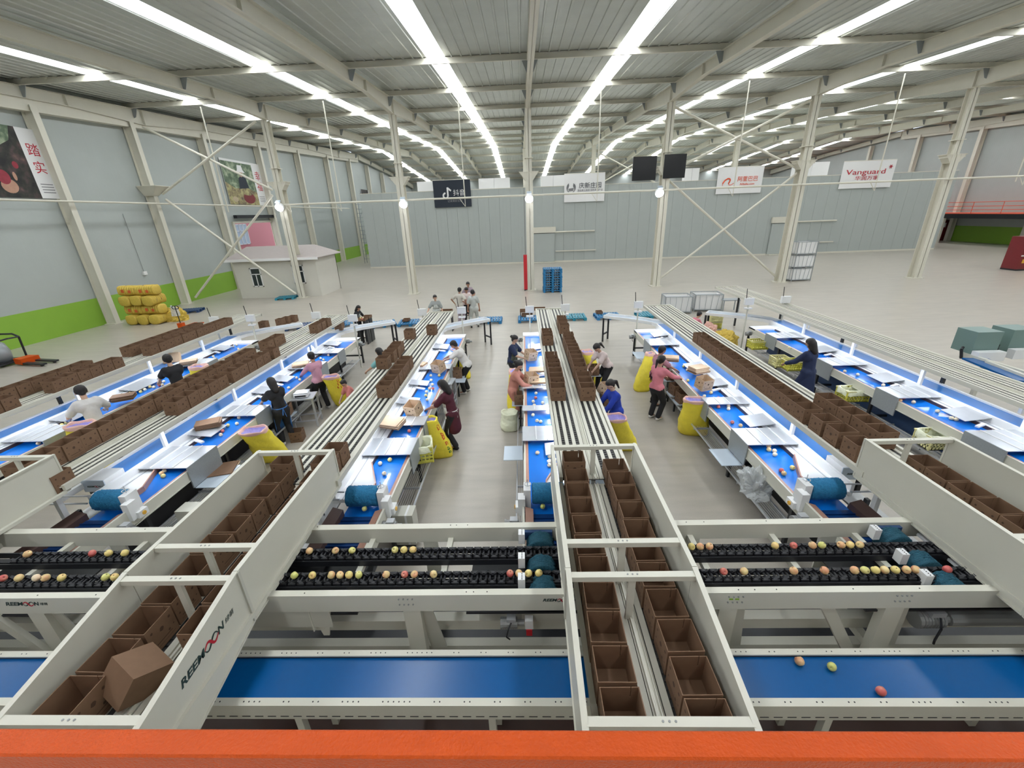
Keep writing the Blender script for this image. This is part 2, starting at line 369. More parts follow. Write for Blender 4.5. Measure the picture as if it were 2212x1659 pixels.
# pipe across the hall on the column line
zp = [aty(x, y, CY-.35).z for x, y in ((700, 447), (1140, 419), (1700, 395))]
ZP = sum(zp)/3
pipe = thing('pipe_run', 'long white horizontal pipe crossing the hall from column to column', 'pipe', (0, CY-.4, ZP))
MB().tube((colx[0], 0, 0), (WR-.6, 0, 0), .055, 10).build('pipe', 'steelw', pipe)
for a in [colx[0]+.6]+[(colx[i]+colx[i+1])/2 for i in range(5)]+[30, 38]:
    MB().bar((a, 0, -.02), (a, .0, -.5), .03, .03).bar((a, 0, -.5), (a-.35, 0, -.02), .03, .03).build('pipe_bracket', 'steelw', pipe)
for i in range(5):
    xm = (colx[i]+colx[i+1])/2
    MB().tube((xm, 0, .05), (xm, 0, zroof(CY)-.3-ZP), .035, 6).build('hanger_rod', 'steelw', pipe)
for xm in (-18.6, 29.5): MB().tube((xm, 0, -.3), (xm, 0, zroof(CY)-.3-ZP), .035, 6).build('hanger_rod', 'steelw', pipe)
p2 = thing('wall_pipe', 'white pipe running along the left wall at mid height', 'pipe', (WL+.75, 0, 6.15))
MB().tube((0, 6, 0), (0, 58, 0), .05, 8).build('pipe', 'steelw', p2)
# cross bracing
def brace(a, b): return MB().tube(a, b, .07, 8)
def xb(name, label, x0, x1, y, z0, z1, flip=False):
    t = thing(name, label, 'brace', ((x0+x1)/2, y, 0)); h = (x1-x0)/2
    brace((-h, 0, z0), (h, 0, z1)).build('brace_bar', 'steelw', t); brace((h, .12, z0), (-h, .12, z1)).build('brace_bar', 'steelw', t)
xb('cross_bracing', 'lower crossed white braces in front of the hut and doorway', WL+.8, colx[0]-.1, 27.9, .35, 6.4)
xb('cross_bracing', 'upper crossed white braces in front of the second wall poster', WL+.8, colx[0]-.1, 27.9, 6.7, 10.3)
xb('cross_bracing', 'lower crossed white braces right of the black screens', colx[3]+.2, colx[4]-.2, 28.9, .35, 6.5)
xb('cross_bracing', 'upper crossed white braces right of the black screens', colx[3]+.2, colx[4]-.2, 28.9, 6.8, 10.3)
xb('cross_bracing', 'distant crossed white braces above the cold store between banners', 8.75, 17, 56.9, 7.4, 11.5)
# cold store: a big panelled box standing in the hall
CX0, CX1, CYY, CZ = -16.0, 41.4, 45.2, 7.12
cs = thing('cold_store', 'long pale grey panelled cold room filling the back of the hall', 'building', (0, CYY, 0))
n = 54; pw = (CX1-CX0)/n
for i in range(n):
    a = CX0+i*pw
    MB().box(a+.006, a+pw-.006, 0, .15, .12, CZ).build('wall_panel', 'wallc', cs)
MB().box(CX0-.02, CX1+.02, -.03, .2, 0, .14).build('floor_kerb', 'steelw', cs)
MB().box(CX0, CX1, -.02, .2, CZ, CZ+.05).build('coping', 'steelw', cs)
MB().box(CX1-.15, CX1, .15, 34, 0, CZ).build('side_wall', 'wallc', cs)
MB().box(CX0, CX0+.15, .15, 34, 0, CZ).build('side_wall', 'wallc', cs)
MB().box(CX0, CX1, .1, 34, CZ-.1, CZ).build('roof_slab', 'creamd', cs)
def sliding_door(px0, px1, pyt, lab):
    a = aty(px0, pyt, CYY); b = aty(px1, pyt, CYY)
    t = thing('sliding_door', lab, 'door', ((a.x+b.x)/2, CYY-.06, 0)); h = (b.x-a.x)/2
    MB().box(-h, h, -.12, 0, .12, a.z-.35).build('door_leaf', 'wallc', t)
    MB().box(-h-.1, h+.1, -.2, 0, a.z-.3, a.z+.25).build('header_box', 'steelw', t)
    MB().tube((h, -.14, a.z-.25), (h+4.2*.95, -.14, a.z-.25), .07, 8).build('slide_rail', 'steelw', t)
    MB().box(h+.1, h+4.2, -.1, -.03, 1.05, 1.15).build('bottom_guide', 'steelw', t)
    MB().box(-h, h, -.5, 0, .01, .1).build('threshold', 'cream', t)
    MB().box(-h, h, -.13, -.115, a.z-.36, a.z-.33).build('gasket', 'black', t)
sliding_door(1153, 1198, 497, 'sliding cold room door right of the middle column')
sliding_door(1668, 1716, 475, 'sliding cold room door behind the stacked wire cages')
# white cabinets on the cold store roof
def cab(px0, px1, pyt, lab):
    a = aty(px0, pyt, CYY+1.0); b = aty(px1, pyt, CYY+1.0); z0 = CZ+.05
    t = thing('roof_cabinet', lab, 'cabinet', ((a.x+b.x)/2, CYY+1.3, z0)); h = (b.x-a.x)/2; n = max(2, round(h/.9))
    for i in range(n): MB().box(-h+2*h*i/n+.01, -h+2*h*(i+1)/n-.01, -.3, .3, 0, a.z-z0).build('cabinet_panel', 'wht', t)
cab(900, 990, 393, 'white panelled cabinet on the cold room roof behind the black banner')
cab(1033, 1101, 386, 'white panelled cabinet on the cold room roof left of the middle column')
cab(1168, 1222, 380, 'white panelled cabinet on the cold room roof left of the white winged logo banner')
cab(1480, 1512, 364, 'white panelled cabinet on the cold room roof right of the black screens')
cab(1720, 1793, 352, 'white panelled cabinet on the cold room roof left of the red lettered banner')
# hut
hA = atz(524, 645, 0); HX0, HX1 = hA.x, atz(700, 638, 0).x; HY0 = hA.y; HY1 = HY0+3.3; HZ = aty(512, 562, HY0).z
hut = thing('site_hut', 'small pale grey hut with a low pitched roof by the left wall', 'hut', ((HX0+HX1)/2, (HY0+HY1)/2, 0))
hx, hy = (HX1-HX0)/2, (HY1-HY0)/2
MB().box(-hx, hx, -hy, -hy+.08, 0, HZ).build('front_wall', 'hutw', hut)
MB().box(hx-.08, hx, -hy+.08, hy, 0, HZ).build('side_wall', 'hutw', hut)
MB().box(-hx, -hx+.08, -hy+.08, hy, 0, HZ).build('side_wall', 'hutw', hut)
MB().box(-hx, hx, hy-.08, hy, 0, HZ).build('rear_wall', 'creamd', hut)
rz = HZ+.75
MB().hexa([(-hx-.35, -hy-.35, HZ-.03), (hx+.35, -hy-.35, HZ-.03), (hx-.6, 0, rz-.05), (-hx+.2, 0, rz-.05), (-hx-.35, -hy-.35, HZ+.05), (hx+.35, -hy-.35, HZ+.05), (hx-.6, 0, rz), (-hx+.2, 0, rz)]).build('roof_slope', 'hutroof', hut)
MB().hexa([(-hx+.2, 0, rz-.05), (hx-.6, 0, rz-.05), (hx+.35, hy+.35, HZ-.03), (-hx-.35, hy+.35, HZ-.03), (-hx+.2, 0, rz), (hx-.6, 0, rz), (hx+.35, hy+.35, HZ+.05), (-hx-.35, hy+.35, HZ+.05)]).build('roof_slope', 'hutroof', hut)
MB().prism([(hx+.35, -hy-.35, HZ+.04), (hx+.35, hy+.35, HZ+.04), (hx-.6, 0, rz)], (0, 0, -.05)).build('roof_hip', 'hutroof', hut)
MB().box(-hx-.37, hx+.37, -hy-.38, -hy-.34, HZ-.1, HZ+.06).build('fascia', 'frame', hut)
def win(px0, px1, py0, py1):
    a = aty(px0, py0, HY0); b = aty(px1, py1, HY0); x0, x1 = a.x-hut.location.x, b.x-hut.location.x; z0, z1 = b.z, a.z; y = -hy-.03
    f = MB().box(x0, x1, y, y+.04, z0, z0+.07).box(x0, x1, y, y+.04, z1-.07, z1).box(x0, x0+.07, y, y+.04, z0, z1).box(x1-.07, x1, y, y+.04, z0, z1)
    zm = z0+(z1-z0)*.66; f.box(x0, x1, y, y+.04, zm-.03, zm+.03).box((x0+x1)/2-.03, (x0+x1)/2+.03, y, y+.04, z0, zm)
    wf = f.build('window_frame', 'frame', hut)
    MB().box(x0+.05, x1-.05, y+.015, y+.025, z0+.05, zm).build('pane', 'glass', wf); MB().box(x0+.05, x1-.05, y+.015, y+.025, zm, z1-.05).build('pane', 'glass', wf)
win(538, 571, 579, 619); win(628, 662, 573, 612)
# open doorway in the left wall: track, lintel and the pink building outside
dr = MB().box(WL-.02, WL+.12, DY0-.2, DY0, 0, DZ1).box(WL-.02, WL+.12, DY1, DY1+.2, 0, DZ1).box(WL-.02, WL+.14, DY0-.2, DY1+.2, DZ1, DZ1+.15)
struct('door_1', dr, 'steelw')
dm = thing('door_motor', 'black door motor bar above the open doorway', 'motor', (WL+.3, (DY0+DY1)/2, DZ1+.5))
MB().box(-.14, .14, -(DY1-DY0)/2, (DY1-DY0)/2, -.12, .12).build('housing', 'black', dm); MB().box(.13, .16, -.4, -.1, -.05, .05).build('indicator', 'greenprint', dm)
fb = thing('outside_building', 'pink building with white windows seen through the open doorway', 'building', (WL-9, (DY0+DY1)/2+3, 0))
MB().box(-1, 0, -16, 16, 1.6, 9).build('wall', 'pinkw', fb); MB().box(-1, .05, -16, 16, 0, 1.6).build('plinth', 'redw', fb); MB().box(-1, .2, 6.6, 7.4, 0, 9).build('pilaster', 'redw', fb)
MB().box(0, .08, 1.3, 1.45, 1.6, 9).build('drain_pipe', 'motor', fb)
for yy in (-5, -1.4, 3.6, 9):
    f = MB()
    for k in range(4): f.box(0, .1, yy-1+k*.667-.05, yy-1+k*.667+.05, 2.6, 4.8)
    for z in (2.6, 4.0, 4.7): f.box(0, .1, yy-1, yy+1.05, z, z+.1)
    f = f.build('window_frame', 'frame', fb); MB().box(0, .05, yy-1, yy+1, 2.65, 4.75).build('pane', 'plate', f)
struct('floor_outside', MB().box(WL-12, WL-.3, DY0-12, DY1+16, -.2, -.02), 'floor')
# ================================================================== BOX DECKS, SORTING TABLES
ZD, ZT, ZR, ZTOP = 1.61, .92, 1.05, 2.05       # box deck, sorting table, return belt, tray top
LANE = {1: -10.95, 2: -7.25, 3: -3.48, 4: .41, 5: 4.27, 6: 8.2}
LN = {1: 'leftmost', 2: 'second-left', 3: 'left-centre', 4: 'middle', 5: 'right-centre', 6: 'rightmost'}
YD0, YD1, DW, DIP = 1.7, 15.05, .95, .085
def deck(k):
    E = LANE[k]; far = {1: 15.6, 6: 18.4}.get(k, YD1)
    t = thing('box_conveyor', 'long white two-track chain conveyor for boxes, %s of the six' % LN[k], 'conveyor', (E, 0, 0), 0, 'box conveyors')
    y1 = far
    for (ya, yb, Z) in (((YD0, 4.62, ZD-DIP), (4.62, far, ZD)) if 1 < k < 6 else ((YD0, far, ZD),)):
        lo = .05 if Z == ZD else .01
        MB().box(0, .045, ya, yb, Z-lo, Z+.03).build('side_rail', 'cream', t)
        MB().box(DW-.045, DW, ya, yb, Z-lo, Z+.03).build('side_rail', 'cream', t)
        MB().box(.435, .515, ya, yb, Z-.01, Z+.005).box(.45, .46, ya, yb, Z+.005, Z+.025).box(.49, .50, ya, yb, Z+.005, Z+.025).build('middle_rail', 'cream', t)
        for a in (.05, .155, .26, .365, .515, .62, .725, .83):     # slats with chain grooves between
            MB().box(a+.010, a+.062 if a not in (.365, .83) else a+.064, ya, yb, Z-.010, Z).build('slat', 'cream', t)
        for a in (.128, .233, .338, .593, .698, .803):
            a -= .012; c = MB(); c.box(a, a+.046, ya, yb, Z-.016, Z-.014)
            y = ya
            while y < min(yb, 13):
                c.box(a+.004, a+.040, y, y+.035, Z-.014, Z-.006); y += .06
            c.build('chain', 'chain', t)
        MB().box(.045, DW-.045, ya, yb, Z-.020, Z-.016).build('deck_pan', 'dark', t)
    MB().box(0, DW, y1-.04, y1+.0, ZD-.05, ZD+.035).build('end_rail', 'cream', t)
    y = 5.6
    while y < y1-.2:
        for sx in ((.06,) if k < 4 else (DW-.06,)):
            MB().box(sx-.03, sx+.03, y-.03, y+.03, 0, ZD-.02).build('leg', 'dark', t)
        y += 3.1
    return t
decks = {k: deck(k) for k in LANE}
# tall side panels (trays) over the sorter on lanes 2..6
def tray(k, x0, x1, lab):
    t = thing('box_tray', lab, 'guard panels', (0, 0, 0), 0, 'white guard panels over the box conveyors')
    # profile of the panels: (y, top z, bottom z)
    pr = [(4.74, 2.05, 1.50), (2.95, 2.06, 1.47), (2.55, 2.03, 1.44), (1.55, 1.84, 1.22)]
    for j, x in enumerate((x0-.02, x1)):
        for (ya, ta, ba), (yb, tb, bb) in zip(pr, pr[1:]):
            if ya == 2.95: continue
            if ya == 4.74: yb, tb, bb = 2.72, 2.045, 1.455
            else: ya, ta, ba = 2.715, 2.045, 1.455
            p = MB().hexa([(x, yb, bb), (x+.02, yb, bb), (x+.02, ya, ba), (x, ya, ba), (x, yb, tb), (x+.02, yb, tb), (x+.02, ya, ta), (x, ya, ta)])
            s = -1 if j == 0 else 1      # folded lips at top and bottom
            for z0, z1 in ((tb, ta), (bb, ba)):
                xa, xb_ = (x-.012, x+.032)
                p.hexa([(xa, yb, z0-.012), (xb_, yb, z0-.012), (xb_, ya, z1-.012), (xa, ya, z1-.012), (xa, yb, z0+.004), (xb_, yb, z0+.004), (xb_, ya, z1+.004), (xa, ya, z1+.004)])
            xo = x+.02 if j else x
            p.build('side_panel', 'cream', t)
        MB().box(x+(.02 if j else -.018), x+(.038 if j else 0), 2.70, 2.73, 1.46, 2.04).build('joint_strap', 'creamd', t)
        MB().box(x-.006, x+.026, 4.74, 4.765, 1.50, 2.05).build('end_flange', 'cream', t)
    for y, z in ((4.72, 2.05), (3.03, 2.045), (2.66, 2.03), (1.66, 1.86)):
        b = MB().box(x0, x1, y-.03, y+.03, z-.05, z).build('cross_bar', 'cream', t)
        for dx in (-.04, 0, .04): MB().tube(((x0+x1)/2+dx, y, z), ((x0+x1)/2+dx, y, z+.004), .008, 8).build('bolt', 'motor', b)
        if z > 1.9:
            xm = (x0+x1)/2+.0
            MB().box(xm-.03, xm+.03, y-.015, y+.015, ZD-(DIP if y < 4.6 else 0), z-.05).build('post', 'cream', t)
    return t
T3 = tray(3, -3.55, -2.58, 'pair of white guard panels lettered on the outer side, left of centre')
T4 = tray(4, .33, 1.37, 'pair of white guard panels with two rows of boxes, centre foreground')
T5 = tray(5, 4.30, 5.32, 'pair of white guard panels at the right edge of the foreground')
T2 = tray(2, -7.4, -6.42, 'pair of white guard panels at the left edge of the picture')
# maker's lettering: two Os drawn as crossing ribbons
def logo(parent, m, h, small=True, shear=.3):
    text_mesh('REEM', h, 'logo', 'lettering', parent, m, .0006, shear, h*2.9, 'LEFT', h*.028)
    def wave(sg, col, zo):
        b = MB(); n = 22; x0 = h*2.85; L = h*1.75; pts = []
        for i in range(n+1):
            u = i/n; x = x0+L*u; y = sg*.38*h*math.sin(2*PI*u); w2 = h*(.035+.06*abs(math.sin(PI*u)) + .03*(sg > 0)*math.sin(PI*u))
            dx, dy = L/(2*PI), sg*.38*h*math.cos(2*PI*u); q = math.hypot(dx, dy); nx, ny = -dy/q, dx/q
            pts.append(((x-nx*w2+y*shear, y-ny*w2), (x+nx*w2+y*shear, y+ny*w2)))
        for (a, c), (d, e) in zip(pts, pts[1:]): b.hexa([(*a, zo), (*d, zo), (*e, zo), (*c, zo), (*a, zo+.0008), (*d, zo+.0008), (*e, zo+.0008), (*c, zo+.0008)])
        o = b.build('lettering', col, parent); o.matrix_local = m
    wave(-1, 'logo', 0); wave(1, 'logored', .0012)
    text_mesh('N', h, 'logo', 'lettering', parent, m @ Matrix.Translation((h*4.5, 0, 0)), .0006, shear, None, 'LEFT', h*.028)
    if small: text_mesh('\u7eff\u840c', h*.6, 'logo', 'lettering', parent, m @ Matrix.Translation((h*5.5, -.05*h, 0)), .0006, shear, None, 'LEFT')
a = atx(392, 1490, -2.556); b = atx(505, 1322, -2.556)
logo(T3, frame_mat((-2.5575, a.y, a.z+.02), (0, b.y-a.y, b.z-a.z), (0, 0, 1)), (b-a).length/6.7)
# ================================================================== FRUIT SORTER (runs across the picture)
ZB = 1.5
so = thing('fruit_sorter', 'long white fruit sorting machine with black chains crossing the whole foreground', 'sorting machine', (0, 3.4, 0))
def P(mb, name, m, parent=so, **k): 
    o = mb.build(name, m, parent, **k); return o
oy = -3.4
SX0, SX1 = -9.5, 9.5
P(MB().box(SX0, SX1, 3.85+oy, 3.935+oy, ZB-.02, ZB).box(SX0, SX1, 3.85+oy, 3.862+oy, ZB-.20, ZB-.02).box(SX0, SX1, 3.862+oy, 3.92+oy, ZB-.20, ZB-.19), 'rear_beam', 'cream')
P(MB().box(SX0, SX1, 2.93+oy, 3.0+oy, ZB-.02, ZB).box(SX0, SX1, 2.93+oy, 2.942+oy, ZB-.21, ZB-.02).box(SX0, SX1, 2.942+oy, 2.99+oy, ZB-.21, ZB-.2), 'front_beam', 'cream')
bo = MB()
for x in (-.62, -.55, -.42, -3.0, -2.2, 3.6, 2.1, 3.0, 4.9, 1.95, 2.3, -4.9, -4.3, 5.6):
    bo.tube((x, 2.965+oy, ZB), (x, 2.965+oy, ZB+.003), .006, 6); bo.tube((x-.3, 3.9+oy, ZB), (x-.3, 3.9+oy, ZB+.003), .006, 6)
P(bo, 'screw_hole', 'black')
def splice(px):
    g = aty(px, 1305, 2.93).x; b = MB()
    for dx in (-.055, -.018, .018, .055):
        for dz in (-.045, -.115): P(MB().tube((g+dx*1.2, 2.93+oy, ZB+dz), (g+dx*1.2, 2.92+oy, ZB+dz), .0075, 6), 'bolt', 'motor')
    return g
for px in (878, 1586, 1945): splice(px)
g5 = aty(1586, 1293, 2.93).x
P(MB().box(g5-.045, g5-.01, 2.925+oy, 2.93+oy, ZB-.085, ZB-.07).box(g5+.01, g5+.045, 2.925+oy, 2.93+oy, ZB-.085, ZB-.07), 'green_sticker', 'green')
lx = [aty(p, 1335, 2.95).x for p in (893, 1568, 1922)]+[-5.0]
xb_ = aty(690, 1330, 2.95).x
P(MB().prism([(xb_-.1, 2.96+oy, ZB-.21), (xb_+.12, 2.96+oy, ZB-.21), (xb_+.04, 2.96+oy, .92), (xb_-.02, 2.96+oy, .92)], (0, .012, 0)).box(xb_-.1, xb_-.088, 2.94+oy, 3.02+oy, 1.0, ZB-.21), 'hanging_bracket', 'cream')
for i, x in enumerate(lx):
    P(MB().box(x-.085, x+.085, 2.94+oy, 2.955+oy, .03, ZB-.2).box(x-.085, x-.073, 2.955+oy, 3.03+oy, .03, ZB-.2).box(x+.073, x+.085, 2.955+oy, 3.03+oy, .03, ZB-.2), 'leg', 'cream')
    P(MB().box(x-.085, x+.085, 3.86+oy, 3.875+oy, .03, ZB-.2), 'leg', 'cream')
    P(MB().box(x-.04, x+.04, 2.45+oy, 3.9+oy, .62, .70), 'cross_tube', 'cream')
    P(MB().bar((x+.1, 2.99+oy, ZB-.22), (x+.19, 3.05+oy, .62), .012, .16, (1, 0, 0)), 'gusset', 'creamd')
P(MB().bar((lx[2]-.62, 2.99+oy, ZB-.2), (lx[2]-.1, 2.99+oy, .4), .11, .05, (0, 1, 0)), 'diagonal_brace', 'cream')
P(MB().bar((-4.1, 2.99+oy, ZB-.22), (-4.75, 2.99+oy, .4), .1, .05, (0, 1, 0)), 'diagonal_brace', 'cream')
P(MB().bar((-5.6, 2.99+oy, ZB-.22), (-5.1, 2.99+oy, .4), .1, .05, (0, 1, 0)), 'diagonal_brace', 'cream')
for z, r0, r1, r2 in ((.85, 1321, 1341, 1360), (.52, 1377, 1395, 1409)):
    ya, yb = atz(1000, r1, z).y, atz(1000, r0, z).y
    P(MB().box(SX0, SX1, ya+oy, yb+oy, aty(1000, r2, ya).z, z), 'base_rail', 'cream')
P(MB().box(SX0, SX1, 3.46+oy, 3.52+oy, .95, 1.0), 'belt_return', 'dark')
P(MB().box(SX0, SX1, 3.05+oy, 3.80+oy, .18, .24), 'drip_shade_tray', 'dark')
for x in [SX0+.3+i*.92 for i in range(21)]:
    P(MB().box(x-.03, x+.03, 2.99+oy, 3.86+oy, ZB-.2, ZB-.14), 'cross_member', 'cream')
# chains: rails plus single black carriers
carr = MB(); carr.box(-.036, .036, -.075, -.045, -.05, .0).box(-.036, .036, .045, .075, -.05, .0)
carr.prism([(-.038, -.06, -.005), (.0, -.06, -.03), (.038, -.06, -.005), (.038, -.06, .018), (.0, -.06, -.012), (-.038, -.06, .018)], (0, .028, 0))
carr.prism([(-.038, .032, -.005), (.0, .032, -.03), (.038, .032, -.005), (.038, .032, .018), (.0, .032, -.012), (-.038, .032, .018)], (0, .028, 0))
carr.tube((-.028, -.045, -.02), (-.028, .045, -.02), .012, 6); carr.tube((.028, -.045, -.02), (.028, .045, -.02), .012, 6)
cme = carr.mesh('carrier', 'black')
PIT = .0925
for Y in (3.525, 3.188):
    P(MB().box(SX0, SX1, Y-.09+oy, Y-.078+oy, 1.36, 1.43).box(SX0, SX1, Y+.078+oy, Y+.09+oy, 1.36, 1.43).box(SX0, SX1, Y-.03+oy, Y+.03+oy, 1.38, 1.40), 'chain_rail', 'black')
    for i in range(126): obj('carrier', cme, so, loc=(-5.75+i*PIT, Y+oy, 1.455))
rb = MB(); rb.v = []
def brush_mesh(L, R, seed, nr=26, n=40, half=False):
    r_ = random.Random(seed); b = MB(); rr = []
    for j in range(nr+1):
        x = -L/2+L*j/nr; e = min(1, min(j, nr-j)/2.5+.86)
        rr.append([(x+r_.uniform(-.004, .004), R*e*(1+r_.uniform(-.07, .05))*math.cos(2*PI*k/n), R*e*(1+r_.uniform(-.07, .05))*math.sin(2*PI*k/n)) for k in range(n)])
    return b.rings(rr)
bsm = brush_mesh(.17, .155, 3).mesh('rotary_brush', 'brushd', True)
def sensor(parent, x, y, z):
    s = MB().box(x-.035, x+.035, y-.045, y+.045, z-.02, z+.11).build('sensor_box', 'white', parent)
    d = MB()
    for k in range(4): d.tube((x+.005, y-.033+k*.022, z+.11), (x+.005, y-.033+k*.022, z+.112), .006, 8)
    d.build('indicator_dot', 'dark', s)
def station(x):
    for Y in (3.72, 3.37, 3.10):
        obj('rotary_brush', bsm, so, loc=(x+.02, Y+oy, 1.335), rot=(0, 0, PI/2)); sensor(so, x-.19, Y+.02+oy, 1.42)
    P(MB().box(x-.16, x+.16, 3.80+oy, 3.84+oy, 1.36, 1.47), 'blue_curtain', 'palletD')
    P(MB().box(x-.75, x+.7, 3.0+oy, 3.85+oy, 1.16, 1.18), 'under_tray', 'dark')
    P(MB().box(x-.17, x+.62, 3.0+oy, 3.82+oy, 1.24, 1.25), 'brush_guard', 'black')
    P(MB().box(x+.34, x+.38, 3.0+oy, 3.8+oy, 1.36, 1.39), 'slide_bar', 'white')
for x in (.10, 3.98): station(x)
P(MB().box(-3.4, -1.75, 3.0+oy, 3.85+oy, 1.16, 1.18), 'under_tray', 'dark'); P(MB().box(-3.3, -2.3, 3.0+oy, 3.82+oy, 1.24, 1.25), 'brush_guard', 'black'); P(MB().box(-6.2, -5.0, 3.0+oy, 3.85+oy, 1.16, 1.18), 'under_tray', 'dark')
a = aty(1172, 1303, 2.93); logo(so, frame_mat((a.x, 2.9285+oy, ZB-.075), (1, 0, 0), (0, 0, 1)), .048)
a = aty(12, 1306, 2.93); logo(so, frame_mat((a.x, 2.9285+oy, ZB-.075), (1, 0, 0), (0, 0, 1)), .065)
def motor(parent, x, y, z, ax=1, s=1.0, box=False):
    m = MB().tube((x-.09*s, y, z), (x+.06*s, y, z), .055*s, 14).tube((x-.11*s, y, z), (x-.09*s, y, z), .06*s, 14).tube((x+.06*s, y, z), (x+.13*s, y, z), .03*s, 10).build('motor', 'motor', parent)
    f = MB()
    for k in range(7): f.tube((x-.08*s+k*.02*s, y, z), (x-.074*s+k*.02*s, y, z), .06*s, 14)
    f.build('cooling_fin', 'motor', m); MB().box(x-.045*s, x+.045*s, y-.04*s, y+.04*s, z+.05*s, z+.085*s).build('terminal_box', 'steel', m)
    MB().path([(x, y-.05*s, z+.06*s), (x-.03*s, y-.1*s, z+.03*s), (x-.05*s, y-.11*s, z-.06*s), (x-.02*s, y-.09*s, z-.12*s)], .007*s, 6).build('cable', 'black', m)
    return m
g = aty(1105, 1345, 3.0); motor(so, g.x, g.y+oy, g.z)
g = aty(1143, 1350, 3.0); P(MB().box(g.x-.04, g.x+.04, g.y-.04+oy, g.y+.03+oy, g.z-.01, g.z+.10), 'switch_box', 'white'); P(MB().box(g.x-.03, g.x+.03, g.y-.05+oy, g.y+.02+oy, g.z-.09, g.z-.01), 'red_switch', 'red')
g = aty(2010, 1335, 3.05); motor(so, g.x, g.y+oy, g.z, s=1.5)
P(MB().tube((g.x+.15, g.y+oy, g.z), (g.x+1.0, g.y+oy, g.z), .07, 12), 'drive_drum', 'motor')
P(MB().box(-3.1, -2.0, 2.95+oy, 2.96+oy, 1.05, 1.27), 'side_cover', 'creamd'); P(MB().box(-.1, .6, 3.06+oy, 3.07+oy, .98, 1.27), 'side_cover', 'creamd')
# blue cross belt nearest the camera
ZC = 1.1
bt = thing('cross_belt_conveyor', 'wide plain blue belt conveyor running across the bottom of the picture', 'conveyor', (0, 2.4, 0))
ys = [atz(1000, y, ZC+z).y-2.4 for y, z in ((1404, .03), (1417, .03), (1424, 0), (1507, 0), (1508, .03), (1526, .03))]
MB().box(SX0, SX1, ys[1], ys[0], ZC+.02, ZC+.035).box(SX0, SX1, ys[0]-.012, ys[0], ZC-.1, ZC+.02).build('rear_rail', 'cream', bt)
MB().box(SX0, SX1, ys[5], ys[4], ZC+.02, ZC+.035).box(SX0, SX1, ys[5], ys[5]+.012, ZC-.14, ZC+.02).build('front_rail', 'cream', bt)
MB().box(SX0, SX1, ys[4]-.02, ys[1]+.02, ZC-.03, ZC).build('belt', 'belt2', bt)
MB().box(SX0, SX1, ys[1]+.004, ys[1]+.012, ZC-.04, ZC+.02).build('seal', 'black', bt)
h1, h2 = MB(), MB(); ym = (ys[4]+ys[5])/2; yn = (ys[0]+ys[1])/2
x = SX0+.1
r_ = random.Random(5)
while x < SX1:
    for dx in (0, .045): h1.tube((x+dx, ym, ZC+.035), (x+dx, ym, ZC+.0365), .0065, 6); h2.tube((x+dx+.1, yn, ZC+.035), (x+dx+.1, yn, ZC+.0365), .0055, 6)
    x += .25 if r_.random() < .8 else .09
h1.build('screw_hole', 'black', bt); h2.build('screw_hole', 'black', bt)
sl = MB(); x = SX0
while x < SX1: sl.box(x, x+.07, ys[5]-.003, ys[5], ZC-.105, ZC-.098); x += .11
sl.build('slot', 'dark', bt)
for x in (-7.5, -4.6, -2.0, -.35, 2.4, 4.2, 7.4):
    for y in (ys[5]+.04, ys[0]-.04): MB().box(x-.03, x+.03, y-.03, y+.03, 0, ZC-.03).build('leg', 'cream', bt)
MB().box(SX0, SX1, 1.7-2.4, 2.95-2.4, .12, .14).build('drip_shade_tray', 'brown', bt)  # brown sheet added above the floor to darken it like machine shade
# orange handrail of the viewing platform
zr = 3.87; y1 = atz(1100, 1575, zr).y; y0 = atz(1100, 1638, zr).y
hr = thing('handrail', 'glossy orange steel handrail along the bottom edge of the picture', 'railing', (0, y0, 0))
a = zr; w_ = y1-y0
MB().prism([(-6, .004, a-.06), (-6, 0, a-.056), (-6, 0, a-.004), (-6, .004, a), (-6, w_-.004, a), (-6, w_, a-.004), (-6, w_, a-.056), (-6, w_-.004, a-.06)], (12, 0, 0)).build('top_rail', 'orange', hr)
for x in (-4.2, -2.1, 2.2, 4.3): MB().box(x-.02, x+.02, .006, w_-.006, 2.8, zr-.06).build('post', 'orange', hr)
MB().box(-6, 6, .01, w_-.01, 3.3, 3.34).build('mid_rail', 'orange', hr)
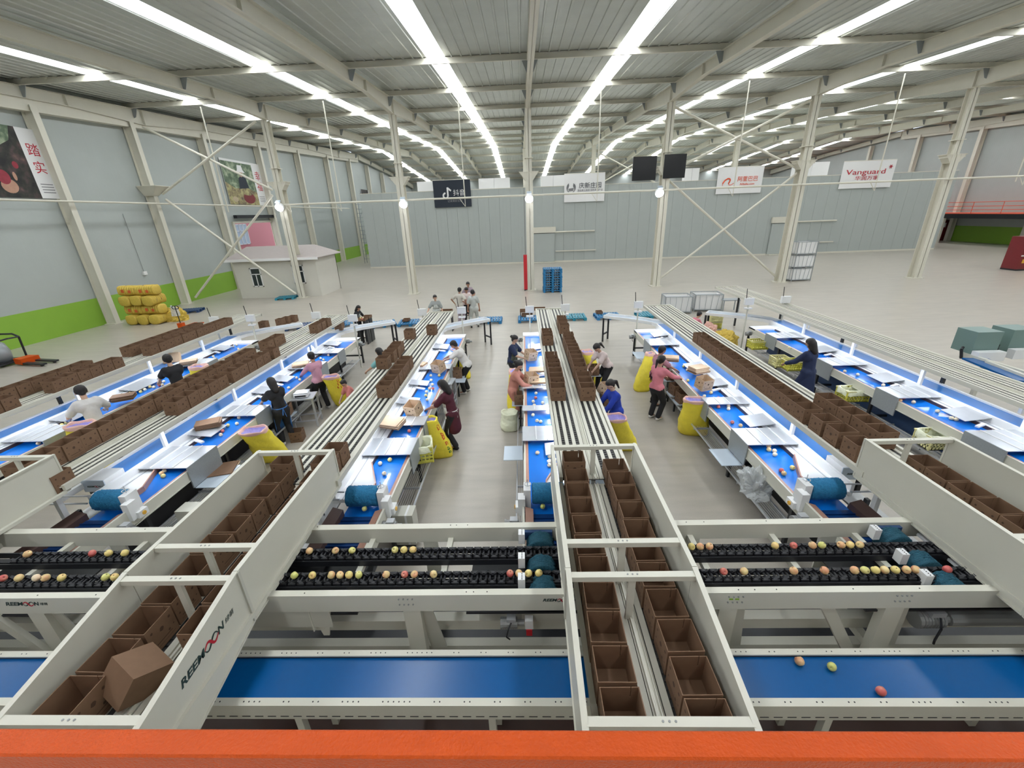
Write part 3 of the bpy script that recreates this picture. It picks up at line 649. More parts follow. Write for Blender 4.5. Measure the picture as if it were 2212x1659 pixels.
# ================================================================== SORTING TABLES
def table(k, s, y0=4.72, y1=14.3, covers=(), flats=(), word=''):
    XB = LANE[k]+(DW if s > 0 else 0)
    t = thing('sorting_table', 'blue-belted apple sorting table beside the %s box conveyor' % LN[k], 'sorting table', (XB, 0, 0), 0, 'sorting tables')
    X = lambda d: d*s
    def B(d0, d1, ya, yb, z0, z1, name, m, parent=t): return MB().box(X(d0), X(d1), ya, yb, z0, z1).build(name, m, parent)
    B(.47, .445, y0, y1, ZT-.16, ZT+.03, 'side_panel', 'cream')
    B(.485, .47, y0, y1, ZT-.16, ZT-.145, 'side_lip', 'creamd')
    B(.445, .395, y0+.2, y1-.4, ZT-.01, ZT+.02, 'copper_edge', 'copper')
    B(.395, -.13, y0, y1-.35, ZT-.03, ZT, 'main_belt', 'belt')
    B(-.13, -.36, y0+.4, y1, ZT-.02, ZT+.035, 'channel_plate', 'white')
    B(-.125, -.14, y0+1.35, y1-.5, ZT-.01, ZT+.06, 'brown_divider', 'brown')
    B(-.26, -.27, y0+.4, y1, ZT+.035, ZT+.05, 'channel_ridge', 'steel')
    B(-.36, -.41, y0+.4, y1+.3, ZT-.04, ZR+.03, 'inner_rail', 'white')
    B(-.41, -.82, y0+1.1, y1+.3, ZR-.02, ZR+.01, 'return_belt', 'belt3')
    B(-.82, -.88, y0+.4, y1+.3, ZR-.05, ZR+.04, 'outer_rail', 'white')
    B(-.46, -.84, y0+.75, y0+1.1, ZR-.02, ZR+.09, 'end_housing', 'white')
    B(-.46, -.84, y0+.735, y0+.75, ZR-.12, ZR+.09, 'name_plate', 'plate')
    lg = frame_mat((X(-.65)-.115, y0+.733, ZR-.02), (1, 0, 0), (0, 0, 1)); logo(t, lg, .042)
    B(-.46, -.80, y0-.5, y0+.72, ZT-.25, ZT-.22, 'lower_tray', 'white')
    B(-.44, -.50, y0+.05, y0+.12, ZT-.2, ZR+.42, 'gate_post', 'white')
    MB().tube((X(-.2), y0+.2, ZR+.06), (X(-.95), y0+.2, ZR+.06), .014, 8).build('cross_rod', 'steel', t)
    MB().tube((X(-.2), y0+.38, ZR+.06), (X(-.95), y0+.38, ZR+.06), .012, 8).build('cross_rod', 'steel', t)
    y = y0+1.9; i = 0
    while y < y1:                # white posts carrying the deck over the return belt
        MB().box(X(-.36), X(-.41), y-.035, y+.035, ZR+.03, ZD-.05).build('deck_post', 'white', t)
        if i % 1 == 0: MB().box(X(-.86), X(-.90), y+.5, y+.56, ZR+.06, ZD-.05).build('rear_post', 'white', t)
        y += 2.05; i += 1
    # lamp strips under the deck
    y = y0+.9
    while y < y1-.9:
        l = B(-.08, -.15, y, y+1.15, ZD-.085, ZD-.05, 'lamp_housing', 'white'); B(-.085, -.145, y+.02, y+1.13, ZD-.0855, ZD-.085, 'lamp_tube', 'led', l); y += 1.5
    # legs, rack and bottom rail
    for y in [y0+.35+i*1.85 for i in range(6)]:
        MB().bar((X(.42), y, ZT-.16), (X(.42), y-.0, 0), .06, .05).build('leg', 'dark', t)
        MB().bar((X(-.6), y, ZT-.05), (X(-.6), y, 0), .06, .05).build('leg', 'dark', t)
        MB().box(X(-.6), X(.42), y-.02, y+.02, .26, .31).build('cross_bar', 'dark', t)
    rk = MB(); rk.box(X(.62), X(.60), y0+.5, y1-.6, .36, .39).box(X(.30), X(.28), y0+.5, y1-.6, .30, .33)
    for q in range(7): rk.box(X(.34+q*.038), X(.345+q*.038), y0+.55, y1-.65, .325, .335)
    y = y0+.5
    while y < y1-.6: rk.box(X(.62), X(.28), y, y+.02, .32, .36); y += 1.0
    rk.build('bottle_rack' if 0 else 'lower_rack', 'steel', t)
    B(.0, -.02, y0+.3, y1-.5, .1, ZT-.04, 'underside_shade_sheet', 'palletD' if k > 5 else 'black')  # dark sheet standing in for the shaded space under the table
    # angled guide boards near the end, brush and cleated feed belt
    MB().prism([(X(-.13), y0+1.35, ZT+.001), (X(.12), y0+.75, ZT+.001), (X(.12), y0+.45, ZT+.001), (X(-.13), y0+.3, ZT+.001)], (0, 0, .05)).build('guide_board', 'white', t)
    MB().bar((X(-.13), y0+1.35, ZT+.04), (X(.13), y0+.75, ZT+.04), .02, .1).bar((X(.13), y0+.75, ZT+.04), (X(.13), y0+.35, ZT+.04), .02, .1).build('guide_strip', 'copper', t)
    f = brush_mesh(.46, .15, k, 30, 48).build('brush_roller', 'brush', t, smooth=True, loc=(X(.13), y0+.28, ZT+.19))
    bb = MB().box(X(.38), X(.48), y0+.14, y0+.34, ZT-.05, ZT+.34).box(X(.46), X(.56), y0+.05, y0+.2, ZT-.02, ZT+.26).build('brush_bearing', 'white', t)
    MB().tube((X(.42), y0+.24, ZT+.34), (X(.42), y0+.24, ZT+.46), .006, 6).build('adjusting_screw', 'steel', bb)
    w = MB()
    for q in range(16):
        a0, a1 = 2*PI*q/16, 2*PI*(q+1)/16; w.tube((X(.42)+.045*math.cos(a0), y0+.24+.045*math.sin(a0), ZT+.38), (X(.42)+.045*math.cos(a1), y0+.24+.045*math.sin(a1), ZT+.38), .006, 5)
    w.build('hand_wheel', 'steel', bb)
    B(.35, -.10, y0-.8, y0+.02, ZT+.0, ZT+.03, 'feed_belt', 'cleat')
    c = MB()
    for q in range(11): c.box(X(.35), X(-.10), y0-.78+q*.07, y0-.765+q*.07, ZT+.03, ZT+.048)
    c.build('cleat', 'cleat', t)
    MB().hexa([(X(.35), y0-.8, ZT+.02), (X(.46), y0-.8, ZT+.02), (X(.46), y0+.06, ZT+.02), (X(.35), y0+.06, ZT+.02), (X(.35), y0-.8, ZT+.09), (X(.46), y0-.8, ZT+.13), (X(.46), y0+.06, ZT+.13), (X(.35), y0+.06, ZT+.09)]).build('feed_side_board', 'copper', t)
    MB().hexa([(X(-.10), y0-.8, ZT+.02), (X(-.24), y0-.8, ZT+.02), (X(-.24), y0+.06, ZT+.02), (X(-.10), y0+.06, ZT+.02), (X(-.10), y0-.8, ZT+.12), (X(-.24), y0-.8, ZT+.17), (X(-.24), y0+.06, ZT+.17), (X(-.10), y0+.06, ZT+.12)]).build('feed_side_board', 'brown', t)
    B(.47, .50, y0-.8, y0+.25, ZT-.12, ZT+.14, 'feed_side_frame', 'cream')
    motor(t, X(.62), y0-.12, ZT-.02, s=1.15)
    bz = B(.52, .60, y0+.12, y0+.28, ZT-.03, ZT+.07, 'control_box', 'white'); MB().tube((X(.60), y0+.2, ZT+.02), (X(.615), y0+.2, ZT+.02), .03, 12).build('amber_button', 'amber', bz)
    # folded steel chutes laid over the belt, with a drop side and an outer shelf
    for (ya, yb, side) in covers:
        c = MB(); n = 3
        c.box(X(.49), X(-.40), ya, yb, ZT+.10, ZT+.112)
        cv = c.build('chute_plate', 'steel', t); r = MB()
        for q in range(3): r.box(X(.25-q*.2), X(.235-q*.2), ya+.01, yb-.01, ZT+.112, ZT+.125)
        r.build('rib', 'white', cv)
        MB().hexa([(X(.48), ya, .62), (X(.50), ya, .62), (X(.50), yb, .62), (X(.48), yb, .62), (X(.48), ya, ZT+.11), (X(.50), ya, ZT+.11), (X(.50), yb, ZT+.11), (X(.48), yb, ZT+.11)]).build('chute_side', 'galv', t)
        if side: B(.50, .86, ya+.02, yb-.02, .60, .612, 'packing_shelf', 'plate')
    for (ya, yb) in flats:
        f = MB().hexa([(X(.10), ya, ZT+.07), (X(-.42), ya, ZT+.13), (X(-.42), yb, ZT+.13), (X(.10), yb, ZT+.07), (X(.10), ya, ZT+.08), (X(-.42), ya, ZT+.14), (X(-.42), yb, ZT+.14), (X(.10), yb, ZT+.08)]).build('flat_plate', 'steel', t)
        MB().bar((X(-.15), ya-.1, ZT+.07), (X(.08), ya-.2, ZT+.07), .06, .03).build('plate_clip', 'white', t)
    # white end table
    B(.47, -.38, y1-.40, y1, ZT-.01, ZT+.05, 'end_plate', 'white')
    motor(t, X(.55), y1-.25, ZT-.15, s=1.1)
    if k == 4: return t
    # outfeed: angled conveyor leading the return belt away at the far end
    xo, yo = -.65, y1+.3
    pts = [(-.65, yo, 0), (-.52, yo+.45, .25), (.0, yo+1.0, .5), (1.05, yo+1.75, .5)]
    bmb, r1, r2 = MB(), MB(), MB()
    L, R_ = [], []
    for i, (dx, yy, tt) in enumerate(pts):
        q0 = pts[max(0, i-1)]; q1 = pts[min(3, i+1)]; d = Vector((q1[0]-q0[0], q1[1]-q0[1])).normalized(); nn = Vector((d.y, -d.x))*.23
        L.append((X(dx+nn.x), yy+nn.y)); R_.append((X(dx-nn.x), yy-nn.y))
    for i in range(3):
        bmb.hexa([(*L[i], .96), (*L[i+1], .96), (*R_[i+1], .96), (*R_[i], .96), (*L[i], .99), (*L[i+1], .99), (*R_[i+1], .99), (*R_[i], .99)])
        for q in (L, R_): r1.bar((*q[i], 1.0), (*q[i+1], 1.0), .04, .1)
    r1.bar((*L[3], 1.0), (*R_[3], 1.0), .04, .1)
    o = r1.build('outfeed_rail', 'white', t); bmb.build('outfeed_bed', 'plate', t)
    for q in (L[3], R_[3]): MB().bar((*q, .95), (*q, 0), .06, .06).build('leg', 'black', t)
    MB().bar((*L[3], .3), (*R_[3], .3), .05, .05).build('cross_bar', 'black', t)
    # weighing display on a mast
    return t
def rowY(*rows): return [atz(1106, r, ZT+.1).y for r in rows]
def yy(px, r): return atz(px, r, ZT+.1).y
tabs = {}
tabs[1] = table(1, 1, covers=[(7.0, 7.7, 0), (11.4, 12.1, 0)], flats=[(7.9, 8.7), (9.6, 10.4), (13.0, 13.5)])
tabs[2] = table(2, 1, covers=[(5.95, 6.7, 1), (7.95, 8.5, 0), (10.9, 11.5, 1), (12.3, 12.8, 0)], flats=[(7.1, 7.6), (9.2, 9.6), (10.0, 10.4), (13.2, 13.6)])
tabs[3] = table(3, 1, covers=[(6.25, 6.85, 0), (7.35, 7.75, 0), (10.6, 11.0, 1)], flats=[(8.4, 8.75), (9.5, 9.8), (12.5, 13.0)])
tabs[4] = table(4, -1, covers=[(6.65, 7.2, 1), (7.9, 8.15, 0), (9.1, 9.3, 0)], flats=[(6.2, 6.6), (10.2, 10.5), (12.2, 12.8)])
tabs[5] = table(5, -1, covers=[(6.35, 6.95, 1), (8.0, 8.35, 0), (12.2, 12.9, 1)], flats=[(7.05, 7.5), (9.0, 9.4), (10.2, 10.6), (13.2, 13.7)])
tabs[6] = table(6, -1, covers=[(6.0, 6.7, 0), (8.1, 8.7, 0), (10.1, 10.7, 0), (12.6, 13.2, 0)], flats=[(7.1, 7.6), (9.0, 9.5), (11.2, 11.7)])

# viewing platform the photographer stands on
pf = thing('viewing_platform', 'steel viewing platform behind the orange handrail, under the camera', 'platform', (0, 0, 0))
MB().box(-12, 12, -8, y1-.01, 2.74, 2.86).build('floor_plate', 'creamd', pf); MB().box(-12, 12, y1-.05, y1+.0, 2.6, 2.9).build('edge_beam', 'orange', pf)
for x in (-11, -6.5, -2, 2.5, 7, 11): MB().box(x-.08, x+.08, -.3, -.14, 0, 2.74).build('post', 'steelw', pf)
MB().box(-12, 12, -.14, -.1, 0, 2.74).build('light_blocking_wall', 'creamd', pf)  # unseen wall added to block light from behind and dim the foreground
# ================================================================== CARDBOARD BOXES
BW, BD, BH = .275, .272, .262
def carton_mesh(w, d, h, name='cardboard_box', m='card', slot=True):
    t = .006; b = MB()
    b.box(-w/2, w/2, -d/2, d/2, 0, t)
    b.box(-w/2, -w/2+t, -d/2, d/2, t, h).box(w/2-t, w/2, -d/2, d/2, t, h)
    b.box(-w/2+t, w/2-t, -d/2, -d/2+t, t, h)
    if slot:                      # far wall of two overlapping flaps with the bright slit between them
        g = w*.28; b.box(-w/2+t, g, d/2-t, d/2, t, h).box(g+.006, w/2-t, d/2-t, d/2, t, h); b.box(g, g+.006, d/2-t, d/2, t, h*.62)
    else: b.box(-w/2+t, w/2-t, d/2-t, d/2, t, h)
    return b.mesh(name, m)
def print_mesh(w, d, h):
    b = MB()
    def blob(cx, cz, r, f):
        n = 9; pts = [f(cx+r*math.cos(2*PI*k/n)*(1+.25*math.sin(3*k)), cz+r*math.sin(2*PI*k/n)) for k in range(n)]
        i = len(b.v); b.v += pts; b.f.append(tuple(range(i, i+n)))
    e = .0012
    for f in (lambda u, z: (u, -d/2-e, z), lambda u, z: (-w/2-e, -u, z), lambda u, z: (w/2+e, u, z)):
        blob(0, h*.62, .021, f); blob(-w*.32, h*.78, .012, f); blob(w*.33, h*.76, .013, f); blob(-w*.36, h*.42, .009, f); blob(w*.2, h*.34, .012, f); blob(w*.38, h*.4, .007, f)
        i = len(b.v); b.v += [f(-w*.3, h*.24), f(w*.28, h*.24), f(w*.28, h*.27), f(-w*.3, h*.27)]; b.f.append((i, i+1, i+2, i+3))
        i = len(b.v); b.v += [f(-w*.36, h*.13), f(w*.38, h*.13), f(w*.38, h*.145), f(-w*.36, h*.145)]; b.f.append((i, i+1, i+2, i+3))
    return b.mesh('printed_marks', 'print')
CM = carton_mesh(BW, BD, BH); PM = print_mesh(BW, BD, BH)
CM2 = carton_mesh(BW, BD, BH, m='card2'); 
def carton(loc, label, group=None, rz=0, rot=None, pale=False, me=None):
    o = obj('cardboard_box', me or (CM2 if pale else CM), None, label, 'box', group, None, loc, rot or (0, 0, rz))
    p = obj('printed_marks', PM, o, kind='stuff'); return o
def yr(r, x=1190): return atz(x, r, ZD+BH).y
def run(a, b, p=.283): 
    out = []; y = a
    while y <= b: out.append(y); y += p
    return out
far2near = lambda rows, x=1190: [yr(r, x)-BD/2 for r in rows]
near = lambda rows, x=1190: [yr(r, x)+BD/2 for r in rows]
ROWS = {
 (4, 0): run(1.78, 5.0, .297)+near([838.4, 826.3, 815.6, 804.4, 793.4, 784.6, 775.7, 767.5, 725.7, 720.4, 714.6]),
 (4, 1): run(1.70, 4.75, .297)+near([839.9, 827.6, 814, 793.8, 784.6, 775.3, 765.8, 758, 750, 742.8, 735.6, 730, 724, 703, 694, 686]),
 (3, 0): run(1.86, 5.0, .296)+[atz(790, r, ZD+BH).y+BD/2 for r in (775.6, 763, 753.5, 745, 716.8)],
 (3, 1): run(2.45, 5.2, .296)+[atz(840, r, ZD+BH).y+BD/2 for r in (832.8, 822, 808.7, 797.5, 787.6, 777.5, 708)],
 (5, 0): [5.0]+[atz(1600, r, ZD+BH).y-BD/2 for r in (715, 722.5, 729.5, 736, 743.5, 751, 759, 767.5, 777, 787, 797, 808, 819.5, 831.5, 844, 857.5, 871.5, 896.5, 918.7)],
 (5, 1): run(2.6, 4.9, .29)+[atz(1800, r, ZD+BH).y-BD/2 for r in (848, 863, 880, 898, 917)],
 (2, 0): run(4.85, 9.15)+run(9.5, 10.3)+run(10.9, 11.5),
 (2, 1): [4.72]+run(6.95, 8.15, .29)+run(8.55, 9.75, .29)+[10.15, 12.65, 12.95, 13.35],
 (1, 0): run(6.0, 9.4)+run(10.7, 13.3),
 (1, 1): run(6.4, 7.5)+run(8.2, 9.65)+run(10.75, 14.1, .287),
}
for (k, c), ys_ in ROWS.items():
    ys_ = sorted(ys_); last = -9; i = 0
    lanen = {4: 'middle', 3: 'left-centre', 5: 'right-centre', 2: 'second-left', 1: 'leftmost'}[k]
    for y in ys_:
        if y-last < .262: y = last+.264
        last = y
        e = LANE[k]+(.19 if c == 0 else .73)
        intray = k != 1
        lab = 'open cardboard box, %s from near end, %s row, %s box conveyor' % (ordw(i), 'left' if c == 0 else 'right', lanen)
        carton((e+rnd.uniform(-.012, .012), y+rnd.uniform(-.004, .004), ZD+.002-(DIP if intray and y < 4.75 else 0)), lab, 'open cardboard boxes on the conveyors', rnd.uniform(-.02, .02)); i += 1
# one carton thrown in askew at the near end of the left tray
carton((LANE[3]+.50, 2.12, ZD+.17), 'brown cardboard box lying tipped over at the near end of the left-centre guard panels', None, rot=(2.55, .25, -.45), me=carton_mesh(.285, .285, .25, 'cardboard_box', 'card', False))
# ================================================================== APPLES
def apple_mesh(seed, m):
    r_ = random.Random(seed); R = .0365; b = MB(); n = 14
    prof = [(.004, R*.72), (R*.28, R*.88), (R*.62, R*.86), (R*.9, R*.5), (R, 0), (R*.93, -R*.4), (R*.7, -R*.78), (R*.35, -R*.95), (.004, -R*.86)]
    sx = 1+r_.uniform(-.05, .06)
    return fixn(MB().rings([[(r*sx*math.cos(2*PI*k/n)*(1+.02*math.sin(5*2*PI*k/n)), r*math.sin(2*PI*k/n), z) for k in range(n)] for r, z in prof]).mesh('apple', m, True))
def apple_mat(name, c0, c1, bias):
    m = mat(name, c0, .32, coat=.15); nt = m.node_tree; b = nt.nodes['Principled BSDF']; L = nt.links.new
    tc = nt.nodes.new('ShaderNodeTexCoord'); oi = nt.nodes.new('ShaderNodeObjectInfo'); n = nt.nodes.new('ShaderNodeTexNoise')
    n.noise_dimensions = '4D'; n.inputs['Scale'].default_value = 16; n.inputs['Detail'].default_value = 4
    r = nt.nodes.new('ShaderNodeMapRange'); r.inputs[1].default_value = bias-.12; r.inputs[2].default_value = bias+.14
    mx = nt.nodes.new('ShaderNodeMix'); mx.data_type = 'RGBA'; mx.inputs[6].default_value = (*c0, 1); mx.inputs[7].default_value = (*c1, 1)
    ml = nt.nodes.new('ShaderNodeMath'); ml.operation = 'MULTIPLY'; ml.inputs[1].default_value = 40
    L(tc.outputs['Object'], n.inputs['Vector']); L(oi.outputs['Random'], ml.inputs[0]); L(ml.outputs[0], n.inputs['W'])
    L(n.outputs[0], r.inputs[0]); L(r.outputs[0], mx.inputs[0]); L(mx.outputs[2], b.inputs['Base Color']); return m
M['ay'] = apple_mat('yellow_apple_skin', (.80, .66, .24), (.80, .46, .20), .60)
M['ag'] = apple_mat('green_yellow_apple_skin', (.62, .64, .18), (.78, .70, .28), .5)
M['ap'] = apple_mat('blush_apple_skin', (.80, .63, .30), (.72, .33, .18), .52)
M['ar'] = apple_mat('red_apple_skin', (.60, .12, .11), (.72, .36, .22), .58)
M['aw'] = apple_mat('cream_apple_skin', (.85, .78, .55), (.82, .60, .42), .55)
AM = {c: apple_mesh(i, 'a'+c) for i, c in enumerate('ygprw')}
SM = MB().tube((0, 0, .022), (.004, 0, .036), .0022, 5).mesh('stem', 'brown')
CN = {'y': 'yellow', 'g': 'green-yellow', 'p': 'blush pink-yellow', 'r': 'red', 'w': 'pale cream'}
def apple(loc, c, label, group, stem=False):
    o = obj('apple', AM[c], None, label, 'apple', group, None, loc, (rnd.uniform(-1.2, 1.2), rnd.uniform(-1.2, 1.2), rnd.uniform(0, 6)))
    if stem: obj('stem', SM, o)
    return o
def sorter_row(Y, zone, row, items):
    for i, (px, c) in enumerate(items):
        g = aty(px, {'l': 1195, 'm': 1188, 'r': 1170}[zone], Y)
        # centre height on the carriers
        x = (atz(px, 1190, 1.5) if 0 else aty(px, {3.525: {'l': 1193, 'm': 1187, 'r': 1172}, 3.188: {'l': 1247, 'm': 1240, 'r': 1226}}[Y][zone], Y)).x
        apple((x, Y, 1.496), c, '%s apple, %s from left on the %s chain, %s' % (CN[c], ordw(i), row, {'l': 'left of lettered panels', 'm': 'between left and middle panels', 'r': 'right of middle panels'}[zone]), 'apples riding the black sorter chains', True)
sorter_row(3.525, 'l', 'rear', [(57, 'p'), (198, 'r'), (233.7, 'y'), (269, 'y')])
sorter_row(3.188, 'l', 'front', [(5.5, 'r'), (40, 'p'), (78, 'w'), (98, 'p'), (133, 'y'), (228, 'g'), (248, 'y')])
sorter_row(3.525, 'm', 'rear', [(667.6, 'p'), (724, 'p'), (760, 'g'), (853, 'g'), (872.5, 'y'), (892, 'y')])
sorter_row(3.188, 'm', 'front', [(598, 'p'), (635, 'g'), (674, 'y'), (715, 'p'), (734, 'p'), (753.7, 'y'), (774.6, 'g'), (834, 'p'), (874, 'r'), (895, 'p'), (936.6, 'p'), (1101.8, 'r'), (1120.8, 'p'), (1141.7, 'y'), (1163.8, 'y')])
sorter_row(3.525, 'r', 'rear', [(1495, 'y'), (1514, 'p'), (1534, 'p'), (1676, 'y'), (1716, 'r'), (1757, 'p'), (1777, 'g'), (1818.5, 'p'), (1838, 'y'), (1859, 'p')])
sorter_row(3.188, 'r', 'front', [(1565, 'r'), (1609, 'p'), (1716.6, 'p'), (1783, 'p'), (1848, 'p'), (1870.5, 'g'), (1893, 'y'), (1913, 'p'), (1936, 'y'), (1960, 'p'), (1980, 'p'), (2048, 'r')])
for (px, py, c, w_) in ((1727, 1428, 'p', 'blush apple on the cross belt, leftmost of the three'), (1797, 1440, 'g', 'green-yellow apple on the cross belt, middle one of the three'), (1903, 1493, 'r', 'red apple on the cross belt, nearest the front rail')):
    g = atz(px, py, 1.1+.036); apple(g, c, w_, None, True)
TA = {
 3: [(846, 979, 'w'), (842, 993, 'y'), (821, 1001, 'w'), (829.6, 1022.6, 'w'), (889, 918, 'w'), (884, 931, 'r'), (878, 917, 'w'), (930.5, 811, 'w'), (948.6, 811, 'y'), (931.4, 821, 'w'), (934.4, 830.4, 'w'), (928, 839, 'p'), (935, 839, 'r'), (921, 846, 'w'), (920, 854, 'y'), (922.4, 863.5, 'w'), (787.4, 1099, 'g')],
 5: [(1661, 957, 'w'), (1660.5, 963.5, 'p'), (1661, 971, 'p'), (1673, 974, 'w'), (1674, 981.5, 'w'), (1711.7, 1010, 'y'), (1688, 1016, 'r'), (1693.5, 1022.5, 'p'), (1521.7, 855.5, 'w'), (1536, 848, 'p'), (1551.7, 860, 'r'), (1573.7, 877, 'w'), (1573.7, 883, 'w'), (1552, 878.6, 'r'), (1582, 912, 'r'), (1599.8, 919, 'p'), (1477, 791, 'y'), (1486, 821.7, 'y'), (1484.6, 799, 'w')],
 4: [(1157.8, 849.3, 'w'), (1157, 859, 'r'), (1152, 867.3, 'w'), (1154.3, 875.4, 'w'), (1172.3, 870, 'w'), (1151.3, 896.4, 'w'), (1160, 908.5, 'w'), (1168, 910.7, 'w'), (1161, 978, 'w'), (1187.5, 986, 'w'), (1187, 996, 'w'), (1187, 1005, 'w'), (1172.2, 1094, 'g')],
 2: [(385.5, 995, 'w'), (390, 993.5, 'p'), (482.6, 923, 'w'), (492, 918.6, 'y'), (480.6, 931, 'r'), (477, 939, 'w'), (516, 902, 'w'), (511.7, 915, 'w'), (535, 891, 'w'), (539, 886.7, 'p'), (534, 896, 'w'), (538, 877, 'w'), (543.6, 878.4, 'w'), (599, 840, 'p'), (602.6, 837.4, 'p'), (596, 844.6, 'r'), (623.4, 837.4, 'w'), (640.6, 816, 'w'), (647.5, 820, 'w'), (692.7, 774, 'w'), (698.8, 777, 'w'), (709.4, 767, 'w'), (713, 759, 'r'), (364.7, 994, 'y'), (362.6, 1005.8, 'w'), (355, 1017, 'w'), (348.8, 1022.5, 'p'), (352.4, 1028, 'y'), (381, 996.4, 'w')],
 1: [(82.7, 957.5, 'w'), (86, 952, 'w'), (97.6, 950.7, 'w'), (93, 937, 'y'), (100.3, 933, 'w'), (107, 931.7, 'y'), (113, 932.4, 'y'), (122, 928, 'y'), (124.8, 931.7, 'p'), (133.6, 918, 'y'), (143.7, 913.4, 'y'), (280.7, 849.7, 'y'), (291.6, 850.3, 'w'), (303.8, 846.3, 'y'), (306.5, 839.5, 'y'), (313.3, 841.5, 'w'), (324, 835.4, 'y'), (332.3, 836, 'w'), (267, 854.4, 'r'), (344, 832, 'r'), (353.6, 824, 'w'), (351, 831, 'w'), (451, 776.6, 'y'), (460.7, 770, 'w'), (463.4, 774, 'w'), (466, 776.6, 'w'), (455.3, 782, 'w'), (504, 748.8, 'w'), (511, 745.4, 'w'), (520.4, 741.4, 'w'), (515, 753.6, 'w')],
 6: [(1825, 801.8, 'w'), (1853, 809, 'w'), (1908, 832, 'w'), (1932, 842.6, 'p'), (1950.8, 852.5, 'w'), (1952, 858.7, 'r'), (1944.6, 864.4, 'p'), (1973.5, 868.6, 'w'), (2025.4, 887.8, 'w'), (2055, 903, 'w'), (2065.7, 905.6, 'w'), (2128, 948.9, 'r'), (2147.7, 950, 'r'), (1705, 750.7, 'w')],
}
for k, ls in TA.items():
    ls = sorted(ls, key=lambda q: -q[1])
    lanen = {4: 'middle', 3: 'left-centre', 5: 'right-centre', 2: 'second-left', 1: 'leftmost', 6: 'rightmost'}[k]
    for i, (px, py, c) in enumerate(ls):
        on = ZT+.036 if not (k in (3, 4) and py > 1080) else ZT+.075
        apple(atz(px, py, on), c, '%s apple on the %s sorting table, %s from near end' % (CN[c], lanen, ordw(i)), 'apples on the sorting tables', py > 940)
# ================================================================== BAGS
def bag(base, top, w, d, label, group='open yellow woven bags', m='yel', rz=0, prints=(), liner='lilac', rim='pinkbag', H=None, open_=True, sq=3.0, seed=1, topw=None):
    base, top = Vector(base), Vector(top); r_ = random.Random(seed); n = 36; nr = 16; rgs = []
    tw = topw or .9
    ph = [r_.uniform(0, 6) for _ in range(8)]
    def ring(u, k, shrink=1.0):
        c = base.lerp(top, u); c = c+Vector((0, 0, 0))
        f = (.86+.14*math.sin(PI*min(1, u*1.2+.2)))*(1-(1-tw)*u*u)*shrink
        if u < .08: f *= .93+u*.875
        a = 2*PI*k/n; ca, sa = math.cos(a), math.sin(a); e = 2/sq
        x = math.copysign(abs(ca)**e, ca)*w/2*f; y = math.copysign(abs(sa)**e, sa)*d/2*f
        wr = 1+.022*math.sin(9*u*PI+ph[0]+3*a)+.018*math.sin(5*a+ph[1]+7*u)+.014*math.sin(14*u+ph[2]-2*a)+.012*math.sin(23*u+4*a+ph[3])
        x *= wr; y *= wr; q = math.cos(rz), math.sin(rz)
        return Vector((c.x+x*q[0]-y*q[1], c.y+x*q[1]+y*q[0], max(c.z, .004)))
    R_ = [[ring(j/nr, k) for k in range(n)] for j in range(nr+1)]
    t = thing('yellow_bag' if m == 'yel' else 'woven_bag', label, 'bag', base, 0, group)
    o_ = base
    R_ = [[p-o_ for p in r] for r in R_]
    body = fixn(MB().rings(R_, True, False).mesh('sack', m, True)); obj('sack', body, t)
    if open_:
        lip = []
        for q, (u, s) in enumerate(((.93, 1.03), (.985, 1.07), (1.01, 1.02), (1.0, .93), (.9, .86))):
            lip.append([ring(u, k, s)+Vector((0, 0, .012*math.sin(5*2*PI*k/n+q)))-o_ for k in range(n)])
        obj('folded_rim', fixn(MB().rings(lip, False, False).mesh('folded_rim', rim, True)), t)
        fill = [[ring(u, k, s)+Vector((0, 0, r_.uniform(-.02, .02)))-o_ for k in range(n)] for u, s in ((.97, .93), (.93, .8), (.88, .5), (.86, .2))]
        obj('liner', fixn(MB().rings(fill, False, True).mesh('liner', liner, True)), t)
    pm = MB(); gp = MB()
    for (u0, u1, k0, k1, g_) in prints:          # printed characters suggested as strokes that follow the cloth
        r2 = random.Random(seed+9); T = gp if g_ else pm
        for q in range(9):
            u = r2.uniform(u0, u1); kk = r2.uniform(k0, k1); ln = r2.uniform(.5, 1)*(u1-u0)*.35; hz = q % 2
            def pt(u, k): 
                a, b_ = int(math.floor(k)) % n, (int(math.floor(k))+1) % n; fr = k-math.floor(k)
                p = ring(u, a, 1.012).lerp(ring(u, b_, 1.012), fr); return p-o_
            du, dk = (.03, (k1-k0)*.42) if hz else (ln, .75)
            T.quad(pt(u, kk), pt(u, kk+dk), pt(min(1, u+du), kk+dk), pt(min(1, u+du), kk))
    if pm.v: pm.build('red_print', 'redprint', t)
    if gp.v: gp.build('green_print', 'greenprint', t)
    return t
def G(px, py, z=0): return atz(px, py, z)
b0 = G(1492, 935); bag((b0.x+.05, b0.y+.02, 0), tuple(atz(1503, 862, 1.0)), .66, .40, 'upright open yellow bag leaning on the right-centre table beside the pink-shirted workers', rz=-.25, seed=3, topw=.82)
b0 = G(955, 985); bag((b0.x, b0.y+.05, 0), tuple(atz(922, 905, .98)), .52, .36, 'yellow bag with red print leaning against the left-centre table, next to the maroon-aproned woman', rz=.2, seed=5, prints=((.50, .88, 30, 34, 0), (.3, .6, 30, 34, 0), (.1, .28, 30, 33, 1)), rim='yel')
b0 = G(592, 995); bag((b0.x, b0.y+.1, 0), tuple(atz(546, 928, 1.0)), .60, .44, 'large open yellow bag with pink rim in the left foreground behind the lettered guard panels', rz=.2, seed=7, topw=.95)
